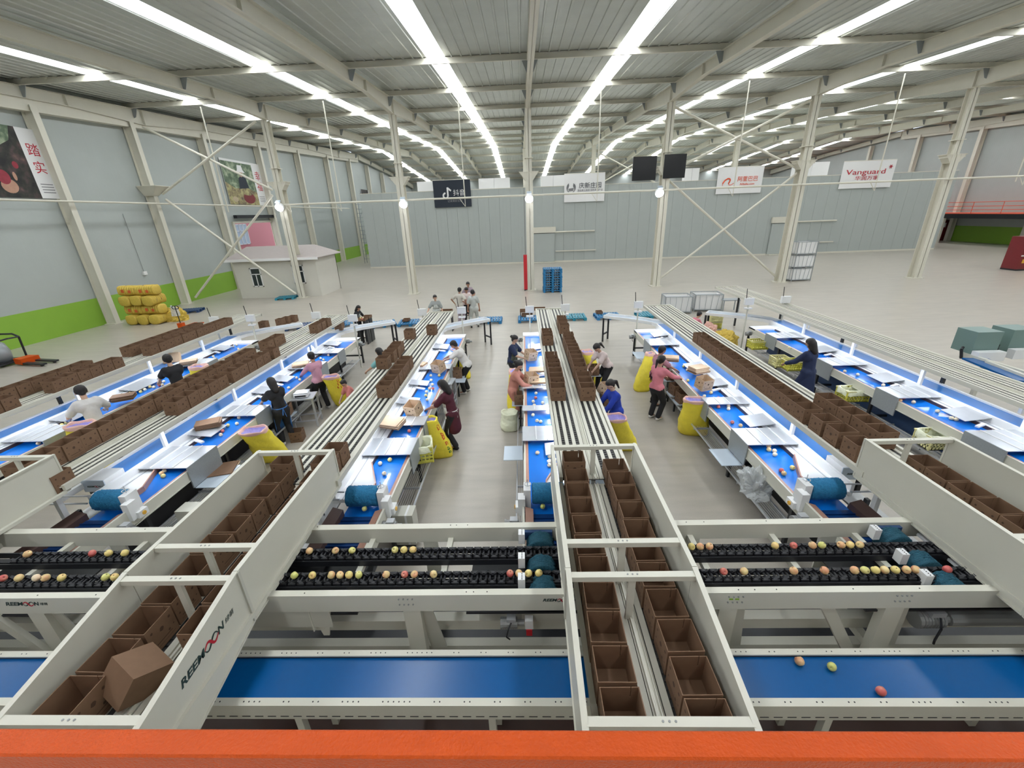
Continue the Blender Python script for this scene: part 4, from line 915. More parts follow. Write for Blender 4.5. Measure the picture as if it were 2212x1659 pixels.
b0 = G(748, 872); bag((b0.x, b0.y, 0), tuple(atz(713, 812, .98)), .54, .36, 'yellow bag with large red characters beside the crouching child', rz=.2, seed=9, prints=((.55, .9, 26, 33, 0), (.15, .5, 27, 34, 0)))
b0 = G(1108, 880); bag((b0.x, b0.y, 0), tuple(atz(1110, 800, .95)), .32, .44, 'yellow bag with red print between the two women left of the middle conveyor', seed=11, prints=((.3, .8, 22, 30, 0),))
b0 = G(1290, 830); bag((b0.x-.05, b0.y-.1, 0), tuple(atz(1268, 758, .98)), .46, .42, 'open yellow bag with lilac liner behind the white-bloused woman', seed=13)
b0 = G(1352, 965); bag((b0.x, b0.y, 0), tuple(atz(1330, 900, .95)), .52, .44, 'open yellow bag with lilac liner in front of the blue-jacketed woman', seed=15)
b0 = G(1385, 842); bag((b0.x, b0.y, 0), tuple(atz(1405, 762, 1.02)), .46, .40, 'tall folded yellow bag behind the two pink-shirted workers', seed=17, topw=.6)
b0 = G(1012, 815); bag((b0.x-.1, b0.y, 0), (b0.x-.35, b0.y+.1, .95), .40, .36, 'yellow bag behind the man in a white shirt packing at the left-centre table', seed=19)
b0 = atz(425, 800, .95); bag((b0.x+.2, b0.y-.1, 0), tuple(atz(428, 790, 1.15)), .60, .44, 'open yellow bag with lilac liner right of the black-shirted man', seed=21)
b0 = atz(170, 925, .95); bag((b0.x+.2, b0.y-.2, 0), tuple(atz(172, 915, 1.22)), .62, .40, 'open yellow bag beside the white-shirted man at the leftmost table', seed=23, rz=.3)
b0 = G(1102, 925); bag((b0.x, b0.y, 0), (b0.x, b0.y+.05, .42), .48, .46, 'small white sack standing on the floor left of the middle table', 'white sacks', m='filmy', rim='filmy', liner='filmy', seed=25, sq=2.2, topw=.95)
# stack of tied bundles of yellow bags against the left wall: every bundle a thing
g0 = G(312, 702); 
def bundle_mesh(seed, w=.62, d=.95, h=.52):
    r_ = random.Random(seed); b = MB(); n = 28; rg = []
    for j in range(33):
        x = -d/2+d*j/32; pinch = .84+.16*abs(math.sin(PI*(j+.5)/4.1)); pinch *= (.8 if j in (0, 32) else 1)
        rg.append([(x, math.copysign(abs(math.cos(2*PI*k/n))**.7, math.cos(2*PI*k/n))*w/2*pinch*(1+r_.uniform(-.03, .03)), math.copysign(abs(math.sin(2*PI*k/n))**.7, math.sin(2*PI*k/n))*h/2*pinch*(1+r_.uniform(-.03, .03))) for k in range(n)])
    return fixn(b.rings(rg).mesh('bag_bundle', 'yel2', True))
BM = [bundle_mesh(i) for i in range(3)]; BT = MB()
for q in (-.16, .16): BT.rings([[(x, .305*math.cos(2*PI*k/16), .255*math.sin(2*PI*k/16)) for k in range(16)] for x in (q-.012, q+.012)])
BTM = BT.mesh('tie_cord', 'brown'); BPR = MB().box(-.26, -.12, -.315, -.31, -.08, .08).box(.08, .22, -.315, -.31, -.1, .04).mesh('red_print', 'redprint')
lay = ['bottom', 'second', 'third', 'top']
for L_ in range(4):
    for c in range(3 if L_ % 2 == 0 else 2):
        for q in range(1):
            rot = 0 if (L_+c) % 2 else 1
            x = g0.x-.62+c*(.62 if L_ % 2 == 0 else .95)+(0 if L_ % 2 == 0 else .15); z = .27+L_*.5
            o = obj('bag_bundle', BM[(L_+c) % 3], None, 'tied bundle of yellow bags in the wall stack, %s layer, %s' % (lay[L_], ['left', 'middle', 'right'][c] if L_ % 2 == 0 else ['left', 'right'][c]), 'bag bundle', 'bundles of folded yellow bags', None, (x, g0.y+.45, z), (rnd.uniform(-.06, .06), rnd.uniform(-.05, .05), (PI/2 if L_ % 2 == 0 else 0)+rnd.uniform(-.08, .08)))
            obj('tie_cord', BTM, o)
            if L_ % 2: obj('red_print', BPR, o)
def heap(px, py, w, d, h, m, label, seed, z=0, name='bag_heap', cat='bag', cr=.16):
    from mathutils import noise
    g = G(px, py, z); n = 40; nr = 16; rg = []
    for j in range(nr+1):
        u = j/nr*PI/2; f = math.cos(u)**.6 if j < nr else .03; zz = math.sin(u)
        ring = []
        for k in range(n):
            a = 2*PI*k/n; p = Vector((math.cos(a)*f, math.sin(a)*f, zz)); q = p*2.4+Vector((seed, seed*.7, 0))
            e = 1+cr*2*noise.noise(q)+cr*(1-2*abs(noise.noise(q*2.3)))*.8-cr*.4
            ring.append((p.x*w/2*e, p.y*d/2*e, max(0, zz*h*e)))
        rg.append(ring)
    return obj(name, fixn(MB().rings(rg).mesh(name, m, name == 'plastic_bag' and False)), None, label, cat, None, None, g)
heap(378, 692, 1.5, .8, .62, 'yel2', 'crumpled ochre bag slumped beside the stack of yellow bundles', 4)
heap(381, 682, .4, .3, .5, 'film', 'white plastic sack lying on top of the crumpled ochre bag', 6, z=.35)
heap(1562, 745, 1.0, .8, .5, 'yel2', 'heap of folded ochre bags on the floor between the two right-hand lines', 8, z=.0)
heap(1530, 722, .6, .5, .4, 'pinkbag', 'pink crumpled bag beside the ochre heap on the right', 9, z=.25)
heap(1628, 1062, .44, .52, .36, 'film', 'crumpled clear plastic bag on the lower rack of the right-centre table', 12, z=.40, name='plastic_bag', cr=.3)
heap(845, 1090, .22, .4, .4, 'card2', 'bunch of brown paper stuffed on the lower rack of the left-centre table', 15, z=.35, name='brown_paper', cat='paper')
# ================================================================== CRATES
def crate(px, py, z, label, w=.50, d=.36, h=.27, m='crate', rz=0, liner=True, fruit=0):
    g = G(px, py, z); t = thing('plastic_crate', label, 'crate', g, rz, 'yellow plastic crates'); tt = .012
    b = MB().box(-w/2, w/2, -d/2, d/2, 0, .015)
    for sx in (-1, 1):
        for (z0, z1) in ((.0, .06), (.10, .13), (.17, .20), (.235, h)): b.box(sx*w/2-tt*sx, sx*w/2, -d/2, d/2, z0, z1)
        for q in range(7): y = -d/2+d*q/6; b.box(sx*w/2-tt*sx, sx*w/2, y-.01, y+.01, 0, h)
    for sy in (-1, 1):
        for (z0, z1) in ((.0, .06), (.10, .13), (.17, .20), (.235, h)): b.box(-w/2, w/2, sy*d/2-tt*sy, sy*d/2, z0, z1)
        for q in range(9): x = -w/2+w*q/8; b.box(x-.01, x+.01, sy*d/2-tt*sy, sy*d/2, 0, h)
    b.build('basket', m, t)
    MB().box(-w/2-.015, w/2+.015, -d/2-.015, -d/2, h-.02, h+.005).box(-w/2-.015, w/2+.015, d/2, d/2+.015, h-.02, h+.005).box(-w/2-.015, -w/2, -d/2, d/2, h-.02, h+.005).box(w/2, w/2+.015, -d/2, d/2, h-.02, h+.005).build('rim', 'cratep', t)
    if liner:
        r_ = random.Random(int(px)); n = 32; rg = []
        for (f, zz) in ((1.09, h-.12), (1.08, h+.01), (1.0, h+.02), (.93, h-.02), (.9, .06)):
            rg.append([(math.copysign(abs(math.cos(2*PI*k/n))**.4, math.cos(2*PI*k/n))*w/2*f+r_.uniform(-.008, .008), math.copysign(abs(math.sin(2*PI*k/n))**.4, math.sin(2*PI*k/n))*d/2*f+r_.uniform(-.008, .008), zz+r_.uniform(-.015, .012)*(zz > .1)) for k in range(n)])
        obj('plastic_liner', fixn(MB().rings(rg, False, True).mesh('plastic_liner', 'filmy', True)), t)
    for q in range(fruit):
        c = 'ygy'[q % 3]; a = obj('apple', AM[c], None, '%s apple inside the lined yellow crate, %s from its left' % (CN[c], ordw(q)), 'apple', 'apples in the crates', None, (g.x-.1+.075*q, g.y+(.05 if q % 2 else -.03), z+.12))
        a['label'] = '%s apple in the %s, %s from left' % (CN[c], label.replace(', ', ' ').split(' behind')[0].split(' right of')[0], ordw(q)) if 0 else '%s apple in the lined crate %s, %s from left' % (CN[c], 'near the red-printed bag' if px < 1000 else 'right of the navy-coated woman', ordw(q))
    return t
crate(903, 990, .50, 'yellow crate with white liner, hung on the left-centre table', liner=True, rz=.25, fruit=4, w=.58, d=.44, h=.34)
crate(1635, 752, .50, 'yellow crate on the rightmost table rack, behind the woman in navy', liner=False)
crate(1712, 797, .50, 'yellow crate at the hands of the woman in the long navy coat', liner=False, m='crate')
crate(1682, 790, .48, 'pale crate directly left of the crate at the hands of the woman in navy', liner=False, m='cratep', w=.4)
crate(1838, 862, .52, 'yellow lined crate, right of the woman in the long navy coat', w=.52, fruit=3)
crate(2015, 962, .50, 'pale yellow lined crate, partly behind the right guard panels', m='cratep')
c_top = crate(1541, 700, .285, 'yellow crate on top of the pair behind the right-centre conveyor', liner=False, m='cratep')
c_bot = crate(1541, 708, .0, 'yellow crate at the bottom of the pair behind the right-centre conveyor', liner=False)
c_top.location = (c_bot.location.x+.01, c_bot.location.y, .276)
crate(2010, 768, .9, 'small yellow crate beyond the rightmost sorting table', liner=False) if 0 else None
# ================================================================== LOOSE CARTONS AT THE TABLES
def cart(px, py, z, label, rz=0, rot=None, pale=False, shelf=True):
    g = G(px, py, z)
    if .4 < z < .8:
        sh = thing('packing_shelf', 'small steel shelf holding a box at %s' % ({988: 'the white-shirted bending man', 1124: 'the salmon-shirted woman', 1281: 'the white-bloused woman', 1304: 'the gap between the two right-hand women', 1312: 'the blue-jacketed woman', 1460: 'the rear of the right-centre rack', 1474: 'the front of the right-centre rack', 1447: 'the pink-shirted woman', 618: 'the black-clad worker'}[px]), 'shelf', (g.x, g.y, z-.002)); MB().box(-.2, .2, -.17, .17, -.012, 0).build('plate', 'plate', sh); MB().box(-.02, .02, -.02, .02, -z+.002, -.012).build('leg', 'dark', sh)
    return carton(g, label, 'cartons at the packing tables', rz, rot, pale)
cart(897, 893, 1.02, 'open cardboard box tilted on the left-centre table beside the red-printed bag', rot=(.25, -.05, -.35), pale=True)
cart(949, 801, 1.02, 'open cardboard box being filled by the man in the white shirt', rot=(.2, 0, -.5), pale=True)
cart(988, 815, .60, 'cardboard box on the shelf below the man in the white shirt', rz=.1)
cart(1145, 775, 1.02, 'open cardboard box tilted toward the woman in navy and green', rot=(.2, .1, .5), pale=True)
cart(1146, 828, 1.0, 'open cardboard box held by the woman in salmon', rot=(.15, .1, .4), pale=True)
cart(1124, 870, .62, 'cardboard box on the shelf in front of the woman in salmon')
cart(1281, 808, .62, 'cardboard box packed by the woman in the white blouse', rz=.1)
cart(1304, 850, .75, 'pale open carton between the white-bloused and blue-jacketed women', rot=(.3, .2, .6), pale=True)
cart(1312, 872, .60, 'carton in the hands of the woman in the blue jacket', rz=.2)
cart(1518, 838, 1.02, 'open cardboard box on the right-centre table above the upright yellow bag', rot=(.15, .0, .3), pale=True)
cart(1460, 850, .50, 'cardboard box on the rack under the right-centre table, rear one', rz=.2)
cart(1474, 868, .42, 'cardboard box on the rack under the right-centre table, front one', rz=.1)
cart(1447, 818, .66, 'carton on the shelf at the hands of the pink-shirted woman', rz=.1)
cart(645, 950, .0, 'open cardboard box on the floor beneath the scale stand', rz=.2)
cart(618, 895, .52, 'cardboard box on the shelf beside the black-clad worker', rz=.2)
cart(572, 708, 1.0, 'single cardboard box on the far outfeed of the leftmost line')
cart(608, 702, 1.0, 'left one of the cardboard boxes in a row on the far white outfeed bench')
cart(622, 698, 1.0, 'middle one of the cardboard boxes in a row on the far white outfeed bench')
cart(635, 695, 1.0, 'right one of the cardboard boxes in a row on the far white outfeed bench')
cart(735, 712, 1.0, 'cardboard box riding the far return belt of the second line')
def flatstack(px, py, z, label, n=6, w=.42, d=.30, rz=0, m='card2', tilt=(0, 0)):
    g = G(px, py, z); t = thing('carton_stack', label, 'flat cartons', g, rz, 'stacks of flattened cartons'); r_ = random.Random(int(px))
    t.rotation_euler = (tilt[0], tilt[1], rz)
    for i in range(n):
        MB().box(-w/2+r_.uniform(-.02, .02), w/2+r_.uniform(-.02, .02), -d/2+r_.uniform(-.02, .02), d/2, i*.018, i*.018+.012).build('flat_carton', m if i != 1 else 'card', t)
    return t
flatstack(848, 918, 1.08, 'stack of pale flattened cartons on the left-centre table behind the lined crate', rz=-.3, tilt=(.15, 0))
flatstack(1448, 778, 1.05, 'stack of flattened cartons on the right-centre table above the pink-shirted workers', rz=-.3)
flatstack(1508, 803, 1.05, 'fanned stack of pale flattened cartons behind the open box on the right-centre table', n=8, rz=.35)
flatstack(452, 920, 1.05, 'dark stack of flattened cartons on the second table near the large yellow bag', rz=.5, m='card')
flatstack(650, 790, 1.05, 'flattened cartons beside the worker in the pink shirt', rz=.4, n=5)
flatstack(268, 862, 1.05, 'dark flattened cartons beside the white-shirted man', rz=.5, m='card')
flatstack(408, 785, 1.08, 'flattened cartons right of the black-shirted man', rz=.5)
flatstack(372, 775, 1.15, 'upright pale cartons on the return belt behind the black-shirted man', rz=.5, tilt=(.9, 0))
flatstack(905, 788, 1.03, 'flattened carton under the open box held by the man in white', rz=-.3, n=3)
flatstack(1160, 800, 1.05, 'pale flattened cartons beside the woman in navy and green', n=3)
flatstack(1165, 825, 1.05, 'pale flattened cartons beside the woman in salmon', n=3)
flatstack(478, 1015, .60, 'flat sheet of cardboard on the shelf left of the large yellow bag', n=2, w=.5, d=.45, rz=.3)
# scales on stainless stands
def scale_stand(px, py, label, slabel, rz=0):
    g = G(px, py, 0); h = .78
    t = thing('steel_stand', label, 'stand', g, rz, 'steel scale stands')
    MB().box(-.30, .30, -.24, .24, h-.03, h).build('top', 'steel', t)
    for sx in (-.27, .27):
        for sy in (-.21, .21): MB().box(sx-.02, sx+.02, sy-.02, sy+.02, 0, h-.03).build('leg', 'steel', t)
    for sx in (-.27, .27): MB().box(sx-.015, sx+.015, -.21, .21, .16, .19).build('stretcher', 'steel', t)
    for sy in (-.21, .21): MB().box(-.27, .27, sy-.015, sy+.015, .16, .19).build('stretcher', 'steel', t)
    s = thing('bench_scale', slabel, 'scale', (g.x, g.y, h+.001), rz, 'bench scales')
    MB().box(-.16, .16, -.16, .12, .02, .09).build('body', 'white', s); MB().box(-.17, .17, -.12, .15, .10, .115).build('pan', 'steel', s)
    MB().box(-.13, .13, -.163, -.16, .035, .075).build('display', 'black', s)
    for sx in (-.13, .13): MB().tube((sx, 0, 0), (sx, 0, .02), .015, 8).build('foot', 'black', s)
scale_stand(668, 915, 'stainless steel stand with a scale between the two workers at the second table', 'white bench scale on the stand behind the black-clad worker', rz=.2)
scale_stand(962, 880, 'steel stand with a scale beside the maroon-aproned woman', 'white bench scale beside the maroon-aproned woman', rz=-.1)
# white junction cabinet near the sorter
g = G(873, 1140, .35); t = thing('control_cabinet', 'pale grey control cabinet on the floor behind the sorter, left-centre aisle', 'cabinet', (g.x, g.y, 0))
MB().box(-.17, .17, -.05, .2, .05, .62).build('body', 'creamd', t); MB().box(.05, .08, -.055, .2, .06, .625).build('door_edge', 'white', t); MB().box(-.15, .15, -.03, .18, 0, .05).build('plinth', 'dark', t)
g = G(415, 1130, .35); t = thing('control_cabinet', 'pale grey control cabinet beside the second sorting table, left foreground', 'cabinet', (g.x, g.y, 0))
MB().box(-.17, .17, -.05, .2, .05, .62).build('body', 'creamd', t); MB().box(-.15, .15, -.03, .18, 0, .05).build('plinth', 'dark', t)
# display masts at the far ends of the decks
def display(px, py, label):
    g = atz(px, py, 1.75); t = thing('weighing_display', label, 'display', (g.x, g.y, 0), 0, 'displays at the far deck ends')
    MB().box(-.15, .15, -.05, .05, 1.65, 1.88).build('screen_box', 'white', t)
    MB().tube((-.1, 0, 1.88), (-.13, 0, 2.2), .012, 6).build('antenna', 'dark', t); MB().box(-.02, .02, -.02, .02, 0, 1.65).build('mast', 'creamd', t); MB().box(-.12, .12, -.06, .06, 1.5, 1.55).build('bracket', 'white', t)
for px, py, lb in ((463, 692, 'small white display box, leftmost at the far deck ends'), (541, 688, 'small white display box at the far end of the leftmost box conveyor'), (683, 682, 'small white display box left of the second box conveyor'), (762, 688, 'small white display box in front of the seated dark-haired worker'),
    (912, 675, 'small white display box left of the left-centre conveyor, before the woman in grey'), (997, 671, 'small white display box in front of the group of men'), (1144, 669, 'small white display box left of the middle conveyor'), (1221, 665, 'small white display box right of the middle conveyor'),
    (1379, 659, 'small white display box left of the right-centre conveyor'), (1618, 652, 'small white display box left of the rightmost conveyor'), (1697, 648, 'small white display box right of the rightmost conveyor')):
    display(px, py, lb)
# ================================================================== PALLETS, CAGES AND OTHER FLOOR ITEMS
def pallet_mesh(m, w=1.2, d=1.0, h=.145):
    b = MB()
    for q in range(9): x = -w/2+.02+q*(w-.13)/8; b.box(x, x+.09, -d/2, d/2, h-.025, h)
    for q in (-d/2, -.05, d/2-.1): b.box(-w/2, w/2, q, q+.1, h-.045, h-.025)
    bs = MB()
    for x in (-w/2, -.07, w/2-.14):
        for y in (-d/2, -.06, d/2-.12): bs.box(x, x+.14, y, y+.12, .02, h-.045)
    for x in (-w/2, -.07, w/2-.14): bs.box(x, x+.14, -d/2, d/2, 0, .02)
    return b.mesh('deck_boards', m), bs.mesh('blocks', m)
PMS = {m: pallet_mesh(m) for m in ('pallet', 'palletT', 'palletD')}
def pallet(loc, label, m='pallet', rz=0, group='blue plastic pallets', rot=None):
    t = thing('plastic_pallet', label, 'pallet', loc, rz, group)
    if rot: t.rotation_euler = rot
    obj('deck_boards', PMS[m][0], t); obj('blocks', PMS[m][1], t); return t
g = G(1194, 632)
for i in range(10): pallet((g.x+rnd.uniform(-.02, .02), g.y+.5, i*.15), 'blue pallet in the stack right of the middle column, %s from the floor' % ordw(i))
for (px, py, m, lb, rz) in ((889, 697, 'pallet', 'blue pallet on the floor left of the left-centre conveyor end', .1), (1058, 692, 'pallet', 'blue pallet on the floor just right of the group of men', 0), (1146, 689, 'pallet', 'blue pallet with brown trays left of the middle conveyor end', 0),
    (1238, 685, 'palletT', 'teal pallet on the floor right of the middle conveyor end', 0), (1312, 683, 'pallet', 'blue pallet with a small carton, left of the right-centre outfeed', .05), (1402, 680, 'palletT', 'teal pallet behind the right-centre conveyor end', 0),
    (412, 671, 'palletD', 'navy pallet on the floor beside the crumpled ochre bag', .3), (619, 643, 'palletT', 'teal pallet on the floor in front of the hut', .2), (648, 705, 'palletD', 'navy pallet behind the far outfeed of the leftmost line', .3), (828, 700, 'pallet', 'blue pallet leaning beside the far outfeed of the second line', .4), (742, 700, 'pallet', 'blue pallet behind the second box conveyor end', .4)):
    pallet(G(px, py, .07)*1.0 - Vector((0, 0, .07)), lb, m, rz)
def trayp(px, py, z, label, w=.5):
    g = G(px, py, z); t = thing('brown_tray', label, 'tray', g, 0, 'brown carton trays')
    if z > .2:
        for q in (-w/2+.03, w/2-.03): MB().box(q-.02, q+.02, -.18, .18, -z, 0).build('stand_leg', 'dark', t)
    MB().box(-w/2, w/2, -.2, .2, 0, .01).box(-w/2, w/2, -.2, -.19, 0, .1).box(-w/2, w/2, .19, .2, 0, .1).box(-w/2, -w/2+.01, -.2, .2, 0, .1).box(w/2-.01, w/2, -.2, .2, 0, .1).build('carton_tray', 'card', t)
trayp(1138, 682, .16, 'brown carton tray on the blue pallet left of the middle conveyor, lower'); trayp(1134, 673, .3, 'brown carton tray stack left of the middle display box'); trayp(1163, 669, .3, 'brown carton tray behind the middle conveyor end', .7)
trayp(965, 674, .85, 'brown carton tray at the hands of the woman in grey'); trayp(1294, 676, .17, 'small brown carton tray on the pallet left of the right-centre outfeed', .3); trayp(783, 692, .98, 'red-brown tray of fruit before the dark-haired worker', .35); trayp(793, 687, .98, 'red-brown tray on the white outfeed bench beyond the fruit tray', .3); trayp(878, 693, .17, 'small brown carton tray on the blue pallet beside the left-centre conveyor', .3)
for i, (px, py) in enumerate(((779, 687), (784, 686), (782, 689))): apple(G(px, py, 1.09), 'ywr'[i], '%s apple in the red-brown tray before the dark-haired worker' % CN['ywr'[i]], 'apples in the far tray')
def cage(loc, label, w=1.15, d=.95, h=.82, liner=True, rz=0):
    t = thing('wire_cage', label, 'cage', loc, rz, 'wire cages with white liners'); r = .018
    f = MB()
    for sx in (-w/2, w/2):
        for sy in (-d/2, d/2): f.box(sx-r, sx+r, sy-r, sy+r, 0, h)
    for z in (.08, h):
        for sy in (-d/2, d/2): f.box(-w/2, w/2, sy-r, sy+r, z-r, z+r)
        for sx in (-w/2, w/2): f.box(sx-r, sx+r, -d/2, d/2, z-r, z+r)
    f.build('frame', 'galv', t); v = MB()
    for sy in (-d/2, d/2):
        for q in range(1, 5): x = -w/2+w*q/5; v.bar((x, sy, .08), (x+.04*(q-2), sy, h), .014, .014)
    for sx in (-w/2, w/2):
        for q in range(1, 4): y = -d/2+d*q/4; v.bar((sx, y, .08), (sx, y, h), .014, .014)
    v.build('bars', 'galv', t)
    MB().box(-w/2+.03, w/2-.03, -d/2+.03, -d/2+.04, .1, h-.04).box(-w/2+.03, w/2-.03, d/2-.04, d/2-.03, .1, h-.04).box(-w/2+.03, -w/2+.04, -d/2+.03, d/2-.03, .1, h-.04).box(w/2-.04, w/2-.03, -d/2+.03, d/2-.03, .1, h-.04).box(-w/2+.03, w/2-.03, -d/2+.03, d/2-.03, .1, .11).build('liner', 'wht', t)
    return t
g = G(1728, 607)
for i, lb in enumerate(('bottom', 'middle', 'top')): cage((g.x, g.y+.5, i*.83), '%s wire cage of the stack of three right of the braced column' % lb, rz=.12, w=1.35)
g = G(1463, 676); cage((g.x, g.y+.3, 0), 'open wire cage on the floor, left of the pair behind the right-centre conveyor', rz=-.1, w=1.25)
g = G(1527, 671); cage((g.x, g.y+.3, 0), 'open wire cage on the floor, right of the pair behind the right-centre conveyor', rz=-.1, w=1.3)
g = G(1573, 672); t = thing('small_table', 'small grey steel table right of the two open wire cages', 'table', g); MB().box(-.4, .4, -.25, .25, .55, .6).build('top', 'galv', t)
for sx in (-.37, .37):
    for sy in (-.22, .22): MB().box(sx-.02, sx+.02, sy-.02, sy+.02, 0, .55).build('leg', 'galv', t)
# pallet trucks
g = G(396, 716, .0); t = thing('pallet_truck', 'pallet truck with a black loop handle behind the leftmost boxes', 'pallet truck', (g.x-.3, g.y+.35, 0))
hd = MB(); pts = [(-.14, 0, 1.06), (-.17, 0, 1.14), (-.12, 0, 1.2), (.12, 0, 1.2), (.17, 0, 1.14), (.14, 0, 1.06), (-.14, 0, 1.06)]; hd.path(pts, .018, 8); hd.tube((0, 0, .3), (0, 0, 1.2), .02, 8); hd.build('handle', 'black', t)
MB().box(-.12, .12, -.1, .12, .05, .35).build('pump', 'orange', t); MB().tube((-.2, 1.1, .04), (-.12, 1.1, .04), .04, 10).tube((.12, 1.1, .04), (.2, 1.1, .04), .04, 10).tube((-.05, 0, .05), (.05, 0, .05), .05, 12).build('wheel', 'black', t); MB().box(-.26, -.1, .1, 1.2, .05, .1).box(.1, .26, .1, 1.2, .05, .1).build('forks', 'orange', t)
g = G(60, 785); t = thing('pallet_truck', 'orange pallet truck with dark forks at the left edge beside the black-framed cart', 'pallet truck', (g.x, g.y, 0), -1.75)
MB().tube((-.05, -.05, .06), (.05, -.05, .06), .06, 12).tube((-.24, 1.1, .04), (-.16, 1.1, .04), .04, 10).tube((.16, 1.1, .04), (.24, 1.1, .04), .04, 10).build('wheel', 'black', t)
MB().prism([(-.25, -.2, .05), (.25, -.2, .05), (.3, .25, .05), (-.3, .25, .05)], (0, 0, .22)).build('body', 'orange', t); MB().box(-.28, -.12, .2, 1.25, .06, .12).build('fork', 'dark', t); MB().box(.12, .28, .2, 1.25, .06, .12).build('fork', 'dark', t)
g = G(5, 790); t = thing('bin_cart', 'black-framed cart of grey sacks cut off by the left edge', 'cart', (g.x-.15, g.y+.1, 0))
MB().path([(.55, -.5, .1), (.62, -.5, 1.0), (.4, -.5, 1.12), (-.9, -.5, 1.12)], .035, 8).path([(.55, .5, .1), (.62, .5, 1.0), (.4, .5, 1.12), (-.9, .5, 1.12)], .035, 8).path([(.55, -.5, .1), (.55, .5, .1)], .035).path([(.62, -.5, 1.0), (.75, 0, 1.05), (.62, .5, 1.0)], .03).build('frame', 'black', t)
MB().box(-.95, .52, -.47, .47, .12, .16).build('floor', 'dark', t)
obj('sacks', fixn(MB().rings([[(-.2+.62*f*math.cos(2*PI*k/20)*(1+.08*math.sin(3*k)), .44*f*math.sin(2*PI*k/20), z) for k in range(20)] for f, z in ((1, .17), (1.04, .5), (.9, .8), (.5, .98), (.1, 1.0))]).mesh('sacks', 'galv', True)), t)
# column guards, extinguisher cabinets, screens, lamps
t = thing('column_guard', 'tall red guard box on the left side of the middle column', 'guard', (colx[2]-.33, CY-.1, 0)); MB().box(-.13, .1, -.2, .2, .08, 2.3).build('panel', 'red', t); MB().box(-.12, .09, -.19, .19, 0, .08).build('foot', 'black', t)
MB().tube((0, 0, 2.3), (0, 0, 6.3), .03, 6).build('conduit', 'motor', t)
for sx, lb in ((-1.0, 'left one of the two black screens on the fourth column'), (1.0, 'right one of the two black screens on the fourth column')):
    a = aty(1368 if sx < 0 else 1436, 339 if sx < 0 else 334, CY-.3); b = aty(1415 if sx < 0 else 1478, 389 if sx < 0 else 384, CY-.3)
    t = thing('wall_screen', lb, 'screen', ((a.x+b.x)/2, CY-.32, (a.z+b.z)/2), 0, 'black screens'); hw, hh = (b.x-a.x)/2, (a.z-b.z)/2
    MB().box(-hw, hw, -.03, .03, -hh, hh).build('housing', 'screen', t); MB().box(-hw+.03, hw-.03, -.033, -.03, -hh+.03, hh-.03).build('display', 'screen', t)
    MB().box(-.1 if sx > 0 else hw-.1, .1 if sx < 0 and 0 else (hw if sx < 0 else -hw+.2), .03, .1, -.05, .05).build('mount', 'dark', t)
for i, ((px, py), lb) in enumerate(zip(((603, 449), (871, 442), (1143, 430), (1425, 418)), ('floodlight on the first column, above the hut', 'floodlight on the column left of the black banner', 'floodlight on the middle column', 'floodlight on the column with the two black screens'))):
    g = aty(px, py, CY-.75); t = thing('floodlight', lb, 'lamp', g, 0, 'glowing white floodlights'); t.rotation_euler = (.55, 0, 0)
    MB().lathe([(.05, .0), (.24, .02), (.26, .16), (.18, .22), (.05, .24)], 20).build('housing', 'white', t).rotation_euler = (-PI/2, 0, 0)
    MB().lathe([(.235, -.012), (.235, .018)], 24).build('lens', 'flood', t).rotation_euler = (-PI/2, 0, 0)
    t2 = MB().bar((0, .2, 0), (0, .42, .22), .05, .05).build('arm', 'steelw', t); MB().box(-.14, .14, .05, .3, .27, .33).build('driver_box', 'plate', t)
# scaffold tower, right-hand walkway, cabinets, grading machines
g = G(800, 568); t = thing('scaffold_tower', 'slender white scaffold tower standing at the left end of the cold store', 'scaffold', (g.x, g.y, 0)); 
for sx in (-.5, .5):
    for sy in (-.4, .4): MB().tube((sx, sy, 0), (sx, sy, 6.6), .035, 6).build('upright', 'galv', t)
for q in range(14):
    z = .5+q*.45; MB().tube((-.5, -.4, z), (.5, -.4, z), .022, 6).build('rung', 'galv', t)
    if q % 2: MB().tube((.5, -.4, z), (.5, .4, z), .022, 6).build('rung', 'galv', t)
for q in range(3): MB().tube((-.5, -.42, .4+q*2), (.5, -.42, 2.4+q*2), .02, 6).build('diagonal', 'galv', t)
t = thing('raised_walkway', 'dark raised walkway with a red railing along the right wall', 'walkway', (WR-2.2, 60, 0))
wz = atx(2212, 460, WR-2.2).z
MB().box(-1.3, 2.1, -26, 30, wz-.5, wz-.05).build('fascia', 'dark', t); MB().box(-1.35, 2.1, -26, 30, wz-.05, wz).build('floor_plate', 'redw', t)
for z in (.35, .7, 1.1): MB().tube((-1.3, -26, wz+z), (-1.3, 30, wz+z), .03, 6).build('rail', 'redw', t)
for q in range(19): MB().tube((-1.3, -26+q*3, wz), (-1.3, -26+q*3, wz+1.1), .03, 6).build('baluster', 'redw', t)
for y in (-20, -8, 4, 16): MB().box(-1.2, -.95, y-.12, y+.12, 0, wz-.5).build('post', 'steelw', t)
g = atz(2022, 519, 0); t = thing('red_cabinet', 'dark red upright cabinet at the far end of the right wall', 'cabinet', (g.x, g.y, 0)); MB().box(-.55, .55, -.5, .5, 0, 2.3).build('body', 'maroonp', t); MB().box(-.15, .1, -.52, -.5, 1.5, 2.0).build('notice', 'wht', t)
